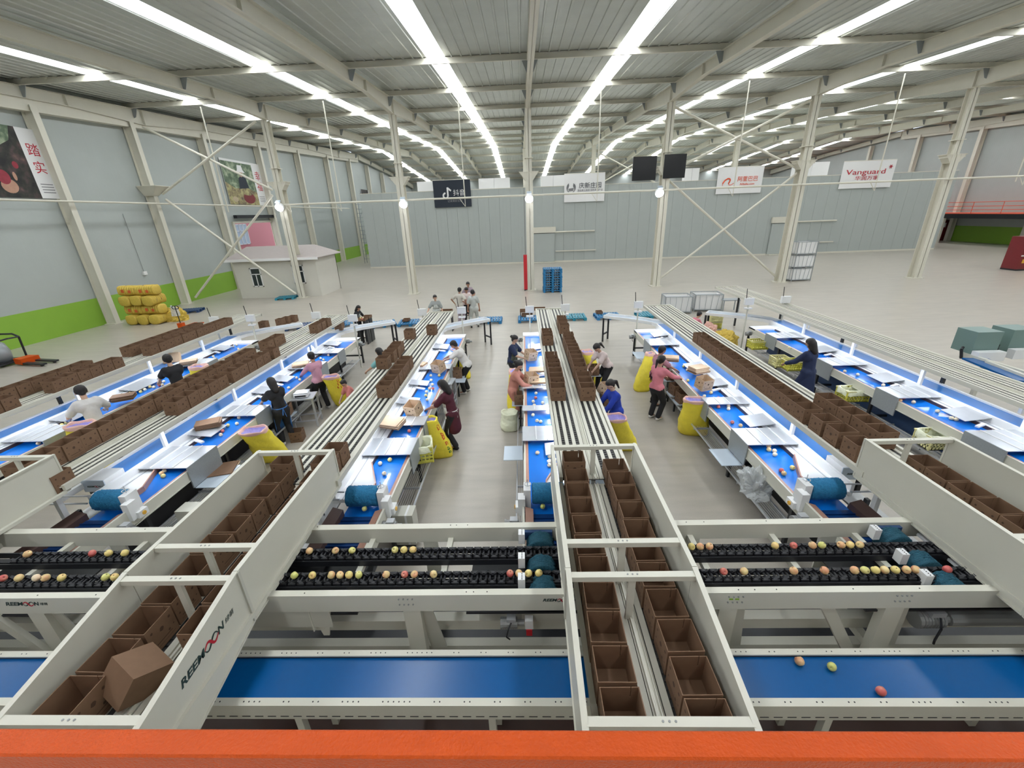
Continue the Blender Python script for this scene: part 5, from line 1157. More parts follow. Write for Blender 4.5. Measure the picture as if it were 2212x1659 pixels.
g = G(2196, 585); t = thing('red_cabinet', 'dark red vending cabinet with pale signs cut off by the right edge', 'cabinet', (g.x, g.y+.5, 0)); MB().box(-.1, .9, -.5, .5, .1, 2.2).build('body', 'maroonp', t); MB().box(-.1, .9, -.5, .5, 0, .1).build('foot', 'black', t); MB().box(.1, .6, -.53, -.5, 1.7, 2.0).box(.1, .6, -.53, -.5, .5, .75).build('notice', 'amber', t); MB().box(-.1, .9, -.53, -.51, .95, 1.02).build('shelf_edge', 'white', t); MB().box(.7, .8, -.54, -.5, .1, 2.2).build('side_trim', 'red', t)
t = thing('second_sorter', 'blue belt machine with two grey-green cabinets at the right edge behind the last conveyor', 'sorting machine', (12.2, 10.1, 0))
o = t.location
def at2(px, py, z): return atz(px, py, z)-o
a, b_ = at2(2105, 775, 1.3), at2(2230, 825, 1.3)
MB().bar(a, b_, .5, .04).build('belt', 'belt2', t); MB().bar(a+Vector((-.05, -.32, .0)), b_+Vector((0, -.32, .0)), .08, .14).build('front_rail', 'cream', t); MB().bar(a+Vector((0, .32, 0)), b_+Vector((0.3, .32, 0)), .08, .14).build('rear_rail', 'cream', t)
for (px, py) in ((2108, 762), (2184, 757)):
    c = at2(px, py, 1.35); MB().box(c.x-.28, c.x+.30, c.y-.15, c.y+.35, c.z+.02, c.z+.55).build('cabinet', 'cabinet', t); MB().box(c.x-.3, c.x+.32, c.y-.35, c.y-.18, c.z-.1, c.z+.12).build('hopper', 'white', t)
    MB().path([(c.x-.35, c.y, c.z+.15), (c.x-.42, c.y-.05, c.z+.1), (c.x-.4, c.y-.1, c.z-.1)], .03, 8).build('hose', 'black', t)
for q in (a, b_): MB().box(q.x-.04, q.x+.04, q.y-.3, q.y-.22, -o.z, q.z-.02).build('leg', 'cream', t)
# ================================================================== PEOPLE
def remeshed(caps, name, m, voxel=.014, smooth=2):
    # caps: (a, b, ra, rb[, squash]) tapered capsules, united into one continuous surface
    bm = bmesh.new(); n = 12
    for c in caps:
        a, b, ra, rb = Vector(c[0]), Vector(c[1]), c[2], c[3]; sq = c[4] if len(c) > 4 else None
        d = b-a; L = d.length
        if L < 1e-5: d = Vector((0, 0, 1)); L = 1e-5
        d = d.normalized(); u = Vector((1, 0, 0)) - d*d.x
        if u.length < .2: u = Vector((0, 1, 0)) - d*d.y
        u.normalize(); v = d.cross(u); rings = []
        for (t0, rr) in [(-ra*math.cos(q), ra*math.sin(q)) for q in (.35, .8, 1.2)]+[(0, ra), (L*.5, (ra+rb)/2), (L, rb)]+[(L+rb*math.cos(q), rb*math.sin(q)) for q in (1.2, .8, .35)]:
            s = sq or 1
            rings.append([bm.verts.new(a+d*t0+u*rr*math.cos(2*PI*k/n)+v*rr*s*math.sin(2*PI*k/n)) for k in range(n)])
        for r0, r1 in zip(rings, rings[1:]):
            for k in range(n): bm.faces.new((r0[k], r0[(k+1) % n], r1[(k+1) % n], r1[k]))
        bm.faces.new(rings[0][::-1]); bm.faces.new(rings[-1])
    bmesh.ops.recalc_face_normals(bm, faces=bm.faces)
    me = D.meshes.new('tmp'); bm.to_mesh(me); bm.free()
    o = D.objects.new('tmp', me); COL.objects.link(o)
    md = o.modifiers.new('r', 'REMESH'); md.mode = 'VOXEL'; md.voxel_size = voxel; md.use_smooth_shade = True
    ms = o.modifiers.new('s', 'SMOOTH'); ms.iterations = smooth; ms.factor = .5
    out = D.meshes.new_from_object(o.evaluated_get(bpy.context.evaluated_depsgraph_get()))
    D.objects.remove(o); D.meshes.remove(me); out.name = name; out.materials.clear(); out.materials.append(m); return out
SK = {c: mat('skin_'+c, v, .55, noise=.04, nscale=12) for c, v in (('a', (.50, .29, .20)), ('b', (.40, .21, .14)), ('c', (.60, .38, .28)))}
M['hair'] = mat('black_hair', (.012, .009, .009), .42, bump=.6, bscale=120); M['lip'] = mat('lips', (.35, .10, .09), .5); M['eye'] = mat('dark_eye', (.01, .008, .007), .2)
def cloth(n, c, r=.8): 
    if n not in M: M[n] = mat(n, c, r, noise=.08, nscale=14, bump=.5, bscale=22)
    return M[n]
CL = dict(black=cloth('black_cloth', (.012, .012, .015)), white=cloth('white_cloth', (.62, .60, .58)), pink=cloth('pink_cloth', (.62, .20, .25)), dpink=cloth('dusty_pink_cloth', (.42, .20, .25)), lpink=cloth('pale_mauve_cloth', (.55, .28, .36)),
    teal=cloth('teal_cloth', (.22, .50, .50)), grey=cloth('grey_cloth', (.32, .34, .33)), cream=cloth('cream_cloth', (.58, .54, .48)), lgrey=cloth('light_grey_cloth', (.48, .50, .48)), maroon=cloth('maroon_cloth', (.07, .008, .02)),
    navy=cloth('navy_cloth', (.012, .022, .07)), salmon=cloth('salmon_cloth', (.52, .22, .17)), wpink=cloth('pale_pink_white_cloth', (.72, .60, .58)), blue=cloth('royal_blue_cloth', (.01, .04, .36)), coral=cloth('coral_cloth', (.60, .20, .18)),
    olive=cloth('olive_cloth', (.07, .08, .06)), bluea=cloth('blue_apron_cloth', (.05, .18, .50)), mauve=cloth('grey_mauve_cloth', (.35, .28, .32)), shoe=cloth('white_shoe', (.65, .63, .60)), bshoe=cloth('black_shoe', (.015, .015, .015)), glove=cloth('pale_glove', (.55, .62, .78)))
def ik(a, t, l1, l2, pole):
    a, t, pole = Vector(a), Vector(t), Vector(pole); d = t-a; L = min(d.length, (l1+l2)*.995); d.normalize()
    x = (l1*l1-l2*l2+L*L)/(2*L); h = math.sqrt(max(0, l1*l1-x*x)); p = (pole-d*pole.dot(d))
    p = p.normalized() if p.length > 1e-4 else Vector((0, 0, 1)); return a+d*x+p*h, a+d*L
def person(label, x, y, rz, h=1.6, lean=.12, hands=((-.18, .42, .98), (.18, .42, .98)), top='black', sleeve=.5, bottom='black', hair='short', skin='a', shoe='bshoe', apron=None, crouch=0, feet=((-.11, .03), (.11, -.03)), nod=.3, twist=0, coat=0, glove=False, hat=None, group=None):
    s = h/1.62; t = thing('person', label, 'person', (x, y, 0), rz, group); sk = SK[skin]
    def V(*a): return Vector(a)*s
    hz = .86-crouch*.55; hip = V(0, -.10*lean*2-crouch*.12, hz)
    up = Vector((0, math.sin(lean), math.cos(lean))); chest = hip+up*.40*s; neck = hip+up*.53*s; upn = Vector((0, math.sin(lean*.8+nod*.4), math.cos(lean*.8+nod*.4)))
    headc = neck+upn*.155*s+V(0, .02, 0); fw = Vector((0, math.cos(lean+nod), -math.sin(lean+nod))); hup = Vector((0, math.sin(lean+nod), math.cos(lean+nod)))
    sx = Vector((1, 0, 0)); sh = .165*s; skc, top_, low = [], [], []
    # torso
    skc += [(hip+V(-.07, 0, .0), hip+V(.07, 0, 0), .105*s, .105*s), (hip, chest-up*.1*s, .11*s, .12*s), (chest-sx*.09*s, chest+sx*.09*s, .10*s, .10*s), (chest+up*.08*s-sx*.13*s, chest+up*.08*s+sx*.13*s, .055*s, .055*s), (chest+up*.08*s, neck+up*.03*s, .065*s, .048*s), (neck, headc-hup*.03*s, .048*s, .05*s)]
    # head: skull, jaw, nose, ears
    skc += [(headc+hup*.02*s-fw*.015*s, headc+hup*.025*s+fw*.01*s, .088*s, .085*s), (headc, headc-hup*.055*s+fw*.03*s, .075*s, .048*s), (headc+fw*.085*s-hup*.005*s, headc+fw*.102*s-hup*.022*s, .012*s, .013*s)]
    for q in (-1, 1): skc.append((headc+sx*q*.082*s-hup*.0*s, headc+sx*q*.085*s-hup*.03*s, .016*s, .012*s))
    top_ += [(hip+V(-.075, 0, .02), hip+V(.075, 0, .02), .125*s, .125*s), (hip+up*.03*s, chest-up*.08*s, .128*s, .135*s), (chest-sx*.085*s, chest+sx*.085*s, .118*s, .118*s), (chest+up*.075*s-sx*.125*s, chest+up*.075*s+sx*.125*s, .068*s, .068*s), (chest+up*.09*s, neck-up*.03*s, .09*s, .068*s)]
    if coat: top_ += [(hip, hip+V(0, -.01, -.55*coat), .15*s, (.215 if coat > 1 else .175)*s)]
    hands_e = []
    for i, q in enumerate((-1, 1)):
        S = chest+up*.07*s+sx*q*sh; T = Vector(hands[i])*1.0
        T = Vector((T.x*s, T.y*s, T.z*s)); el, wr = ik(S, T, .285*s, .25*s, Vector((q*.7, -.5, -.6)))
        skc += [(S, el, .05*s, .038*s), (el, wr, .037*s, .026*s)]
        dr = (wr-el).normalized(); n2 = Vector((0, 0, 1)).cross(dr)
        n2 = n2.normalized() if n2.length > .1 else Vector((1, 0, 0)); dn = dr.cross(n2)
        if dn.z > 0: dn = -dn
        palm = wr+dr*.055*s; sd = n2*q
        skc += [(wr+n2*.014*s, palm+n2*.022*s, .018*s, .016*s), (wr-n2*.014*s, palm-n2*.022*s, .018*s, .016*s), (wr, palm, .02*s, .018*s)]
        for f, (off, ln) in enumerate(((-.030, .062), (-.010, .074), (.010, .070), (.029, .055))):
            p0 = palm+n2*off*s; p1 = p0+(dr*.8+dn*.5)*ln*.55*s+n2*off*.25*s; p2 = p1+(dr*.35+dn*.9)*ln*.5*s
            skc += [(p0, p1, .0105*s, .0095*s), (p1, p2, .0095*s, .008*s)]
        inn = -q*(1 if n2.x > 0 else -1)
        th0 = wr+dr*.02*s+n2*inn*.02*s; th1 = th0+(dr*.55+n2*inn*.8)*.04*s; skc += [(th0, th1, .013*s, .011*s), (th1, th1+(dr*.8+n2*inn*.1+dn*.4)*.032*s, .011*s, .009*s)]
        hands_e.append((wr, palm))
        if sleeve <= .5: top_ += [(S-sx*q*.03*s, S.lerp(el, .35+sleeve*.9), .084*s, .074*s)]
        else: top_ += [(S-sx*q*.02*s, el, .076*s, .062*s), (el, el.lerp(wr, min(.95, sleeve)), .062*s, .048*s)]
        # legs
        hp = hip+sx*q*.085*s-V(0, 0, .03); fx, fy = feet[i]; ank = V(fx, fy+crouch*.1, .085); kn, ank2 = ik(hp, ank, .40*s, .405*s, Vector((q*.15, 1, .1)))
        skc += [(hp, kn, .085*s, .055*s), (kn, ank, .055*s, .036*s), (ank, ank+V(0, .12, -.045), .035*s, .028*s)]
        low += [(hp+V(0, 0, .05), hp, .115*s, .112*s), (hp, kn, .108*s, .075*s), (kn, ank+V(0, 0, .03), .074*s, .066*s)]
        so_ = remeshed([(ank+V(0, -.03, -.035), ank+V(0, .13, -.055), .042*s, .03*s), (ank+V(0, -.025, -.055), ank+V(0, .15, -.058), .03*s, .026*s)], 'shoe', CL[shoe], .012, 1)
        obj('shoe', so_, t)
    if not coat: low.append((hip+V(-.06, 0, -.02), hip+V(.06, 0, -.02), .125*s, .125*s))
    obj('body', remeshed(skc, 'body', sk, .0105, 2), t)
    obj('trousers', remeshed(low, 'trousers', CL[bottom], .02, 3), t)
    obj('shirt' if not coat else 'coat', remeshed(top_, 'top', CL[top], .018, 3), t)
    # hair
    hc = [(headc+hup*.045*s-fw*.03*s, headc+hup*.05*s-fw*.0*s, .092*s, .088*s), (headc+hup*.01*s-fw*.035*s, headc-hup*.03*s-fw*.035*s, .082*s, .062*s)]
    for q in (-1, 1): hc.append((headc+sx*q*.06*s+hup*.02*s-fw*.02*s, headc+sx*q*.062*s-hup*.02*s-fw*.025*s, .04*s, .028*s))
    if hair == 'pony': hc += [(headc+hup*.03*s-fw*.10*s, headc-hup*.02*s-fw*.15*s, .035*s, .04*s), (headc-hup*.02*s-fw*.15*s, headc-hup*.20*s-fw*.13*s, .038*s, .018*s)]
    if hair == 'bun': hc += [(headc+hup*.05*s-fw*.12*s, headc+hup*.04*s-fw*.125*s, .042*s, .042*s)]
    if hair == 'long': hc += [(headc-fw*.05*s, headc-hup*.20*s-fw*.06*s, .088*s, .07*s), (headc+sx*.06*s, headc+sx*.06*s-hup*.13*s-fw*.03*s, .035*s, .03*s), (headc-sx*.06*s, headc-sx*.06*s-hup*.13*s-fw*.03*s, .035*s, .03*s)]
    obj('hair', remeshed(hc, 'hair', M['hair'], .013, 1), t)
    for q in (-1, 1): MB().lathe([(.001, -.008), (.009, -.005), (.011, 0), (.009, .005), (.001, .008)], 8).build('eye', 'eye', t, True, loc=headc+fw*.079*s+sx*q*.031*s+hup*.015*s)
    m_ = headc+fw*.083*s-hup*.055*s; MB().box(-.02, .02, -.006, .006, -.005, .005).build('mouth', 'lip', t, loc=m_)
    if glove:
        for wr, palm in hands_e: obj('glove', remeshed([(wr, palm, .034*s, .04*s), (palm, palm+(palm-wr)*.9, .038*s, .022*s)], 'glove', CL['glove'], .013, 1), t)
    if apron:
        c = CL[apron]; ap = MB(); n = 9; rows = []
        for u in (0, .25, .5, .75, 1):
            cz = chest.lerp(hip, min(1, u*2)) if u < .5 else hip.lerp(hip+V(0, .03, -.52), (u-.5)*2)
            wd = (.10+.09*min(1, u*2.5))*s; dep = .145*s+.02*u
            rows.append([cz+Vector((wd*math.sin(a)*1.0, dep*math.cos(a), 0)) for a in [(-1.45+2.9*k/(n-1)) for k in range(n)]])
        for r0, r1 in zip(rows, rows[1:]):
            for k in range(n-1): ap.quad(r0[k], r0[k+1], r1[k+1], r1[k])
        am = ap.mesh('apron', c, True); o = obj('apron', am, t); so2 = o.modifiers.new('thick', 'SOLIDIFY'); so2.thickness = .008
        w_ = MB(); ww = hip+up*.10*s; r_ = .142*s
        for k in range(16):
            a0, a1 = 2*PI*k/16, 2*PI*(k+1)/16; w_.bar(ww+Vector((1.12*r_*math.cos(a0), r_*math.sin(a0), 0)), ww+Vector((1.12*r_*math.cos(a1), r_*math.sin(a1), 0)), .006, .022)
        w_.bar(ww+Vector((0, -r_, 0)), ww+Vector((.03, -r_-.02, -.22*s)), .02, .006).bar(ww+Vector((0, -r_, 0)), ww+Vector((-.04, -r_-.02, -.16*s)), .02, .006).build('apron_tie', c, t)
    return t
def F(vx, vy): return math.atan2(-vx, vy)
def hp(px, py, z=1.5): g = atz(px, py, z); return g.x, g.y
def ft(px, py): g = atz(px, py, 0.03); return g.x, g.y
TH = ((-.20, .46, 1.0), (.18, .50, 1.0))
x, y = hp(375, 790, 1.58); person('man in a black T-shirt at the leftmost sorting table, seen from behind', x-.1, y+.05, F(-.9, .55), 1.80, .15, TH, 'black', .45, 'black', 'short', 'c')
x, y = hp(186, 864, 1.52); person('man in a white T-shirt at the leftmost sorting table, seen from behind', x, y, F(-.85, .55), 1.78, .22, ((-.30, .40, 1.0), (.28, .42, 1.0)), 'white', .45, 'black', 'short', 'c', glove=True)
x, y = ft(600, 955); person('woman in black with a blue apron tied behind, at the second sorting table', x+.27, y+.0, F(-.85, .6), 1.6, .12, TH, 'black', .45, 'black', 'long', 'a', 'shoe', apron='bluea')
x, y = ft(692, 882); person('worker in a long mauve-pink shirt at the second sorting table', x+.12, y, F(-.85, .6), 1.6, .12, TH, 'lpink', .9, 'black', 'bun', 'b', 'shoe')
x, y = hp(752, 835, .8); person('dark-haired child in coral crouching behind the red-printed yellow bag', x, y, F(-.6, -.7), 1.25, .35, ((-.15, .35, .5), (.15, .35, .5)), 'coral', .5, 'black', 'short', 'c', crouch=.55)
x, y = hp(822, 768, 1.45); person('woman with long hair in teal behind the left-centre box conveyor', x, y+.1, F(-.9, .4), 1.58, .1, TH, 'teal', .4, 'black', 'long', 'c')
x, y = hp(768, 668, 1.3); person('dark-haired woman in black bending to the fruit tray at the far left-centre', x, y, F(.9, -.2), 1.45, .3, ((-.15, .42, 1.0), (.15, .42, 1.0)), 'black', .8, 'black', 'long', 'a', apron='grey')
x, y = hp(940, 645, 1.5); person('woman in a grey apron dress facing the camera beyond the left-centre conveyor', x, y, F(.1, -1), 1.62, .02, ((-.28, .10, .82), (.42, .25, .86)), 'grey', .45, 'grey', 'bun', 'c', apron='lgrey')
x, y = ft(1026, 706); person('man in a light grey work suit standing with his back to the camera', x, y, F(-.2, 1), 1.68, .03, ((-.26, .02, .80), (.26, .05, .80)), 'lgrey', .4, 'lgrey', 'short', 'b', feet=((-.15, .0), (.16, .08)))
x, y = ft(996, 700); person('man in a cream shirt with his hands on his hips, leftmost of the four men', x, y+.1, F(.3, 1), 1.68, .12, ((-.26, .02, .95), (.26, .1, .98)), 'cream', .4, 'mauve', 'short', 'b')
x, y = ft(1010, 697); person('man in a pale shirt and black trousers between the two men in light suits', x, y+.25, F(.3, -.8), 1.66, .2, ((-.1, .25, 1.0), (.15, .25, 1.0)), 'wpink', .45, 'black', 'short', 'b')
x, y = ft(1010, 690); person('man in a dark mauve shirt at the back of the group of men, face showing', x+.02, y+1.0, F(0, -1), 1.68, .05, ((-.2, .12, .9), (.2, .15, .95)), 'mauve', .45, 'black', 'short', 'b')
x, y = ft(1016, 846); person('man in a white shirt bending over the left-centre table with a carton', x-.12, y, F(-1, .1), 1.62, .48, ((-.15, .62, 1.0), (.15, .62, 1.0)), 'white', .45, 'black', 'short', 'b', 'shoe')
x, y = ft(985, 962); person('woman in a maroon apron and black trousers stepping along the left-centre table', x-.05, y, F(-.95, .3), 1.58, .22, TH, 'maroon', .5, 'black', 'long', 'b', 'bshoe', apron='white', coat=.62, feet=((-.12, -.12), (.12, .2)))
x, y = ft(1106, 838); person('woman in navy with an olive apron at the middle sorting table', x+.05, y+.1, F(.95, -.3), 1.58, .1, ((-.14, .42, 1.0), (.14, .42, 1.02)), 'navy', .45, 'black', 'bun', 'c', apron='olive')
x, y = hp(1120, 788); person('woman in a salmon shirt holding a carton at the middle sorting table', x-.12, y, F(1, -.1), 1.58, .2, ((-.14, .46, 1.02), (.14, .46, 1.02)), 'salmon', .9, 'salmon', 'bun', 'a')
x, y = ft(1302, 850); person('woman in a white blouse bending over a carton right of the middle conveyor', x, y, F(-.9, -.45), 1.6, .55, ((-.12, .50, .80), (.12, .50, .80)), 'wpink', .4, 'black', 'pony', 'c', feet=((-.12, 0), (.12, .12)))
x, y = hp(1321, 835, 1.4); person('woman in a royal blue jacket packing beside the middle conveyor', x+.1, y, F(-.95, -.3), 1.55, .25, ((-.14, .42, .92), (.14, .42, .90)), 'blue', .95, 'blue', 'pony', 'c', glove=True, coat=.5)
x, y = hp(1427, 758); person('worker in dusty pink at the right-centre table, beyond the pink-shirted woman', x-.05, y, F(.95, .2), 1.58, .12, TH, 'dpink', .5, 'black', 'short', 'b', apron='maroon')
x, y = ft(1412, 905); person('woman in a pink shirt and black trousers with a ponytail, back to the camera', x+.02, y+.05, F(.85, .6), 1.60, .05, ((-.12, .42, 1.02), (.26, .46, 1.08)), 'pink', .9, 'black', 'pony', 'a', 'shoe', feet=((-.1, .0), (.1, .02)))
x, y = hp(1757, 751, 1.56); person('woman in a long navy coat at the rightmost sorting table', x, y, F(-.45, .9), 1.72, .10, ((-.2, .42, 1.0), (.18, .42, 1.0)), 'navy', .9, 'navy', 'long', 'a', coat=1.05)
x, y = hp(1503, 693, .95); person('black-haired worker in pink crouching behind the right-centre box conveyor', x, y, F(.7, .2), 1.5, .3, ((-.15, .35, .6), (.15, .35, .6)), 'pink', .6, 'black', 'short', 'a', crouch=.45)
# ================================================================== BANNERS AND POSTERS
def flat(px0, py0, px1, py1, y, name, label, cat, m, group=None):
    a = aty(px0, py0, y); b = aty(px1, py1, y); c = Vector(((a.x+b.x)/2, y, (a.z+b.z)/2)); hw, hh = abs(b.x-a.x)/2, abs(a.z-b.z)/2
    t = thing(name, label, cat, c, 0, group); g = MB(); n = 10
    for i in range(n):
        x0, x1 = -hw+2*hw*i/n, -hw+2*hw*(i+1)/n; o0, o1 = .015*math.sin(i*1.3), .015*math.sin((i+1)*1.3)
        g.hexa([(x0, -.02+o0, -hh), (x1, -.02+o1, -hh), (x1, .0+o1, -hh), (x0, .0+o0, -hh), (x0, -.02, hh), (x1, -.02, hh), (x1, 0, hh), (x0, 0, hh)])
    g.build('cloth', m, t); MB().tube((-hw, 0, hh), (hw, 0, hh), .03, 8).build('top_bar', 'steelw', t)
    return t, hw, hh
def W(t, s, size, m, x, z, width=None, name='lettering', ext=.006, shear=0): return text_mesh(s, size, m, name, t, frame_mat((x, -.045, z), (1, 0, 0), (0, 0, 1)), ext, shear, width)
YB = CYY-.12
t, hw, hh = flat(934, 390, 1019, 446, YB, 'wall_banner', 'black banner with a white music-note logo and two white characters', 'banner', 'navyb', 'banners on the cold room')
W(t, '抖音', hh*.50, 'wht', hw*.38, hh*.02); W(t, '记录美好生活', hh*.20, 'ltxt', hw*.12, -hh*.55)
nb = MB(); R = hh*.30; cx, cz = -hw*.36, -hh*.14
pts = [(cx+R*.62*math.cos(a), -.05, cz+R*.62*math.sin(a)) for a in [PI*.5+PI*1.5*k/18 for k in range(19)]]
for a, b in zip(pts, pts[1:]): nb.bar(a, b, .02, R*.42, (0, 0, 1) if 0 else Vector(((a[0]+b[0])/2-cx, 0, (a[2]+b[2])/2-cz)))
nb.bar((cx+R*.62, -.05, cz), (cx+R*.62, -.05, cz+R*2.0), R*.42, .02, (0, 1, 0)).bar((cx+R*.62, -.05, cz+R*1.9), (cx+R*1.5, -.05, cz+R*1.15), R*.02+.02, R*.42, (1, 0, 1))
nb.build('note_logo', 'wht', t)
t, hw, hh = flat(1219, 376, 1305, 434, YB, 'wall_banner', 'white banner with a round winged logo and four dark characters', 'banner', 'wht', 'banners on the cold room')
W(t, '庆新庄园', hh*.44, 'navyb', hw*.28, hh*.12); W(t, '源自黄土高原 绿色苹果产业', hh*.17, 'ltxt', hw*.28, -hh*.20, hw*1.25)
wg = MB(); cx, cz, R = -hw*.66, hh*.02, hh*.34
for q in (-1, 1):
    for j, (r0, a0, a1) in enumerate(((1.0, 2.1, 4.2), (.82, 2.2, 3.6), (.66, 2.35, 3.3))):
        ps = [(cx+q*-R*r0*math.cos(a)*-1*-1, -.045, cz+R*r0*math.sin(a)) for a in [a0+(a1-a0)*k/8 for k in range(9)]]
        for a, b in zip(ps, ps[1:]): wg.bar(a, b, .012, R*.10, Vector(((a[0]+b[0])/2-cx, 0, (a[2]+b[2])/2-cz)))
for j in range(3): wg.bar((cx-R*.55, -.045, cz-R*(.25+.2*j)), (cx+R*.55, -.045, cz-R*(.1+.2*j)), .012, R*.09)
wg.build('wing_logo', 'navyb', t)
t, hw, hh = flat(1553, 362, 1642, 416, YB, 'wall_banner', 'white banner with an orange-red swirl logo and orange-red characters', 'banner', 'wht', 'banners on the cold room')
W(t, '阿里巴巴', hh*.42, 'logoor', hw*.34, hh*.06); W(t, 'Alibaba.com', hh*.24, 'logoor', hw*.34, -hh*.30)
sw = MB(); cx, cz, R = -hw*.50, -hh*.08, hh*.38
ps = [(cx+R*(-1.15), cz-R*.75), (cx-R*1.2, cz-R*.35), (cx-R*.8, cz+R*.25), (cx-R*.1, cz+R*.65), (cx+R*.35, cz+R*.45), (cx+R*.3, cz+R*.05), (cx+R*.05, cz-R*.4), (cx+R*.25, cz-R*.68), (cx+R*.75, cz-R*.62), (cx+R*1.25, cz-R*.3)]
for i, (a, b) in enumerate(zip(ps, ps[1:])): sw.bar((a[0], -.045, a[1]), (b[0], -.045, b[1]), .012, R*(.10+.16*(i in (1, 2, 3, 4, 5))), Vector((b[1]-a[1], 0, a[0]-b[0])))
sw.build('swirl_logo', 'logoor', t)
t, hw, hh = flat(1824, 349, 1922, 404, YB, 'wall_banner', 'white banner with a red lettered supermarket name, rightmost on the cold room', 'banner', 'wht', 'banners on the cold room')
t['label'] = 'white banner reading Vanguard in red above red characters, rightmost on the cold room' if 0 else t['label']
W(t, 'Vanguard', hh*.52, 'logored', -hw*.08, hh*.18, hw*1.5); W(t, '华润万家', hh*.34, 'logored', 0, -hh*.28, hw*.9)
st = MB()
for k in range(6): a = k*PI/3; st.bar((hw*.82, -.045, hh*.5), (hw*.82+.17*math.cos(a), -.045, hh*.5+.17*math.sin(a)), .012, .06, (-math.sin(a), 0, math.cos(a)))
st.build('star_logo', 'logored', t)
# wall posters on the left wall
def photo_mat(name, stops, scale, seed):
    m = mat(name, (.2, .2, .2), .5); nt = m.node_tree; L = nt.links.new; b = nt.nodes['Principled BSDF']
    tc = nt.nodes.new('ShaderNodeTexCoord'); mp = nt.nodes.new('ShaderNodeMapping'); mp.inputs['Location'].default_value = (seed, seed*2, 0); n = nt.nodes.new('ShaderNodeTexNoise'); n.inputs['Scale'].default_value = scale; n.inputs['Detail'].default_value = 9
    r = nt.nodes.new('ShaderNodeValToRGB'); e = r.color_ramp.elements; e[0].position = stops[0][0]; e[0].color = (*stops[0][1], 1); e[1].position = stops[-1][0]; e[1].color = (*stops[-1][1], 1)
    for p, c in stops[1:-1]: k = e.new(p); k.color = (*c, 1)
    L(tc.outputs['Object'], mp.inputs[0]); L(mp.outputs[0], n.inputs['Vector']); L(n.outputs[0], r.inputs[0]); L(r.outputs[0], b.inputs['Base Color']); return m
M['foliage_dark'] = photo_mat('printed_dark_orchard', [(.35, (.010, .010, .012)), (.5, (.03, .03, .025)), (.62, (.08, .05, .05)), (.75, (.22, .13, .10))], 2.2, 1)
M['foliage_lit'] = photo_mat('printed_green_leaves', [(.3, (.04, .07, .04)), (.5, (.12, .18, .11)), (.62, (.30, .36, .24)), (.75, (.52, .52, .42))], 2.6, 4)
M['fruitprint'] = photo_mat('printed_fruit', [(.3, (.09, .06, .05)), (.5, (.32, .27, .13)), (.65, (.50, .47, .22)), (.8, (.2, .12, .1))], 3.2, 7)
M['skinprint'] = mat('printed_skin', (.48, .27, .19), .5, noise=.2, nscale=4); M['redfruit'] = mat('printed_red_apple', (.30, .03, .05), .5, noise=.3, nscale=5)
M['sand'] = mat('printed_beige', (.45, .36, .24), .5, noise=.2, nscale=3)
XP = WL+.10
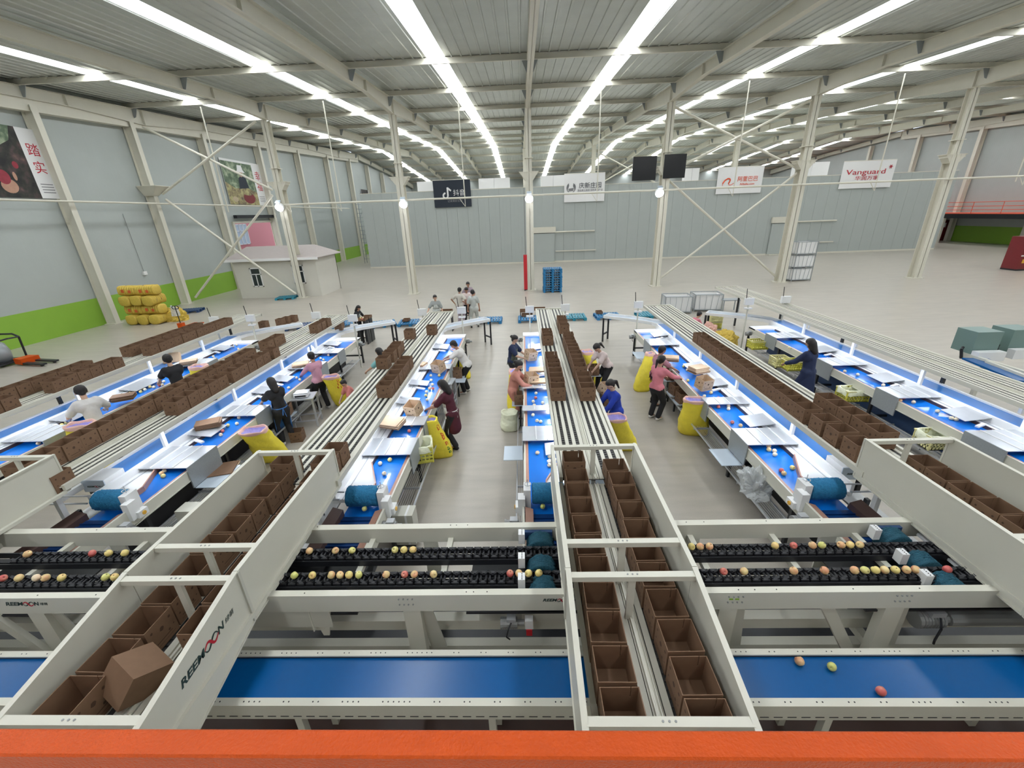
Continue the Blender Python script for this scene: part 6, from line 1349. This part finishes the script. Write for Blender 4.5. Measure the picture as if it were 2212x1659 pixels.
def poster(label, q, split, chars, kind):
    # q: four photograph corners (TL, TR, BR, BL) on the wall plane
    P_ = [atx(px, py, XP) for px, py in q]; y0 = (P_[0].y+P_[3].y)/2; y1 = (P_[1].y+P_[2].y)/2; z1 = (P_[0].z+P_[1].z)/2; z0 = (P_[2].z+P_[3].z)/2
    t = thing('wall_poster', label, 'poster', (XP, (y0+y1)/2, (z0+z1)/2), 0, 'photo posters on the left wall'); hw, hh = (y1-y0)/2, (z1-z0)/2
    MB().box(-.03, 0, -hw, hw, -hh, hh).build('backing', 'wht', t)
    ys_ = -hw+2*hw*split
    def pan(pts, m, name, off): 
        b = MB(); b.prism([(off, p[0], p[1]) for p in pts], (.002, 0, 0)); return b.build(name, m, t)
    def ell(cy, cz, ry, rz_, n=20): return [(cy+ry*math.cos(2*PI*k/n), cz+rz_*math.sin(2*PI*k/n)) for k in range(n)]
    H = lambda u: -hw+(ys_+hw)*u; Z = lambda v: -hh+2*hh*v
    if kind == 1:
        pan([(-hw, -hh), (ys_, -hh), (ys_, hh), (-hw, hh)], 'foliage_dark', 'picture', .001); pan([(-hw, Z(.62)), (H(.5), Z(.68)), (H(.8), Z(.8)), (H(.9), hh), (-hw, hh)], 'foliage_lit', 'picture_leaves', .004)
        pan(ell(H(.45), Z(.16), hw*.22, hh*.20), 'skinprint', 'picture_hand', .007); pan(ell(H(.40), Z(.28), hw*.17, hh*.2), 'redfruit', 'picture_apple', .010); pan(ell(H(.62), Z(.30), hw*.05, hh*.12), 'skinprint', 'picture_thumb', .013); pan(ell(H(.72), Z(.46), hw*.08, hh*.1), 'redfruit', 'picture_apple', .007)
    elif kind == 2:
        pan([(-hw, -hh), (ys_, -hh), (ys_, hh*.9), (-hw, hh*.9)], 'foliage_lit', 'picture', .001); pan([(-hw, -hh), (ys_, -hh), (ys_, Z(.30)), (H(.6), Z(.42)), (H(.3), Z(.36)), (-hw, Z(.5))], 'fruitprint', 'picture_fruit', .004)
        pan([(H(.42), Z(.36)), (H(.75), Z(.40)), (H(.70), Z(.62)), (H(.58), Z(.68)), (H(.46), Z(.60))], 'navyb', 'picture_jacket', .007); pan(ell(H(.57), Z(.70), hw*.085, hh*.13), 'skinprint', 'picture_face', .010)
        pan([(H(.44), Z(.74)), (H(.72), Z(.74)), (H(.66), Z(.80)), (H(.64), Z(.90)), (H(.50), Z(.90)), (H(.48), Z(.80))], 'wht', 'picture_hat', .013); pan(ell(H(.68), Z(.16), hw*.3, hh*.26), 'maroonp', 'picture_basket', .007); pan(ell(H(.66), Z(.28), hw*.26, hh*.12), 'fruitprint', 'picture_basket_fruit', .010); pan(ell(H(.2), Z(.12), hw*.14, hh*.12), 'sand', 'picture_sack', .007)
    else: pan([(-hw, -hh), (ys_, -hh), (ys_, hh), (-hw, hh)], 'foliage_dark', 'picture', .001); pan(ell(H(.5), Z(.5), hw*.3, hh*.3), 'skinprint', 'picture_face', .004)
    cw = hw-ys_; cy = (ys_+hw)/2
    for i, ch in enumerate(chars): text_mesh(ch, cw*.62, 'logored', 'lettering', t, frame_mat((.004, cy, hh*(.38-.50*i)), (0, 1, 0), (0, 0, 1)), .002)
    if kind < 3:
        for i in range(4): MB().box(.002, .004, cy-cw*.32, cy+cw*.30, -hh*(.58+.08*i)-.02, -hh*(.58+.08*i)+.02).build('small_print', 'ltxt', t)
    return t
poster('large poster of a hand holding a red apple, two red characters, cut off at left', [(-60, 258), (76, 281), (133, 428), (-60, 426)], .70, '踏实', 1)
poster('wall poster of a fruit picker in a white hat with two red characters', [(470, 340), (560, 355), (578, 445), (500, 440)], .76, '幸福', 2)
poster('small distant dark wall poster above the scaffold tower', [(779, 408), (799, 412), (803, 455), (786, 452)], .8, '奋斗', 3)
# wall duct cable and socket on the left wall, platform under the camera
g0 = atx(265, 462, WL+.05); g1 = atx(312, 590, WL+.05)
t = thing('wall_socket', 'small white socket box with a thin cable running down the left wall', 'socket', (WL+.05, g1.y, g1.z)); MB().box(-.03, .08, -.12, .12, -.1, .1).build('box', 'wht', t); MB().tube((0, 0, .1), (0, g0.y-g1.y, g0.z-g1.z), .015, 6).build('cable', 'motor', t)
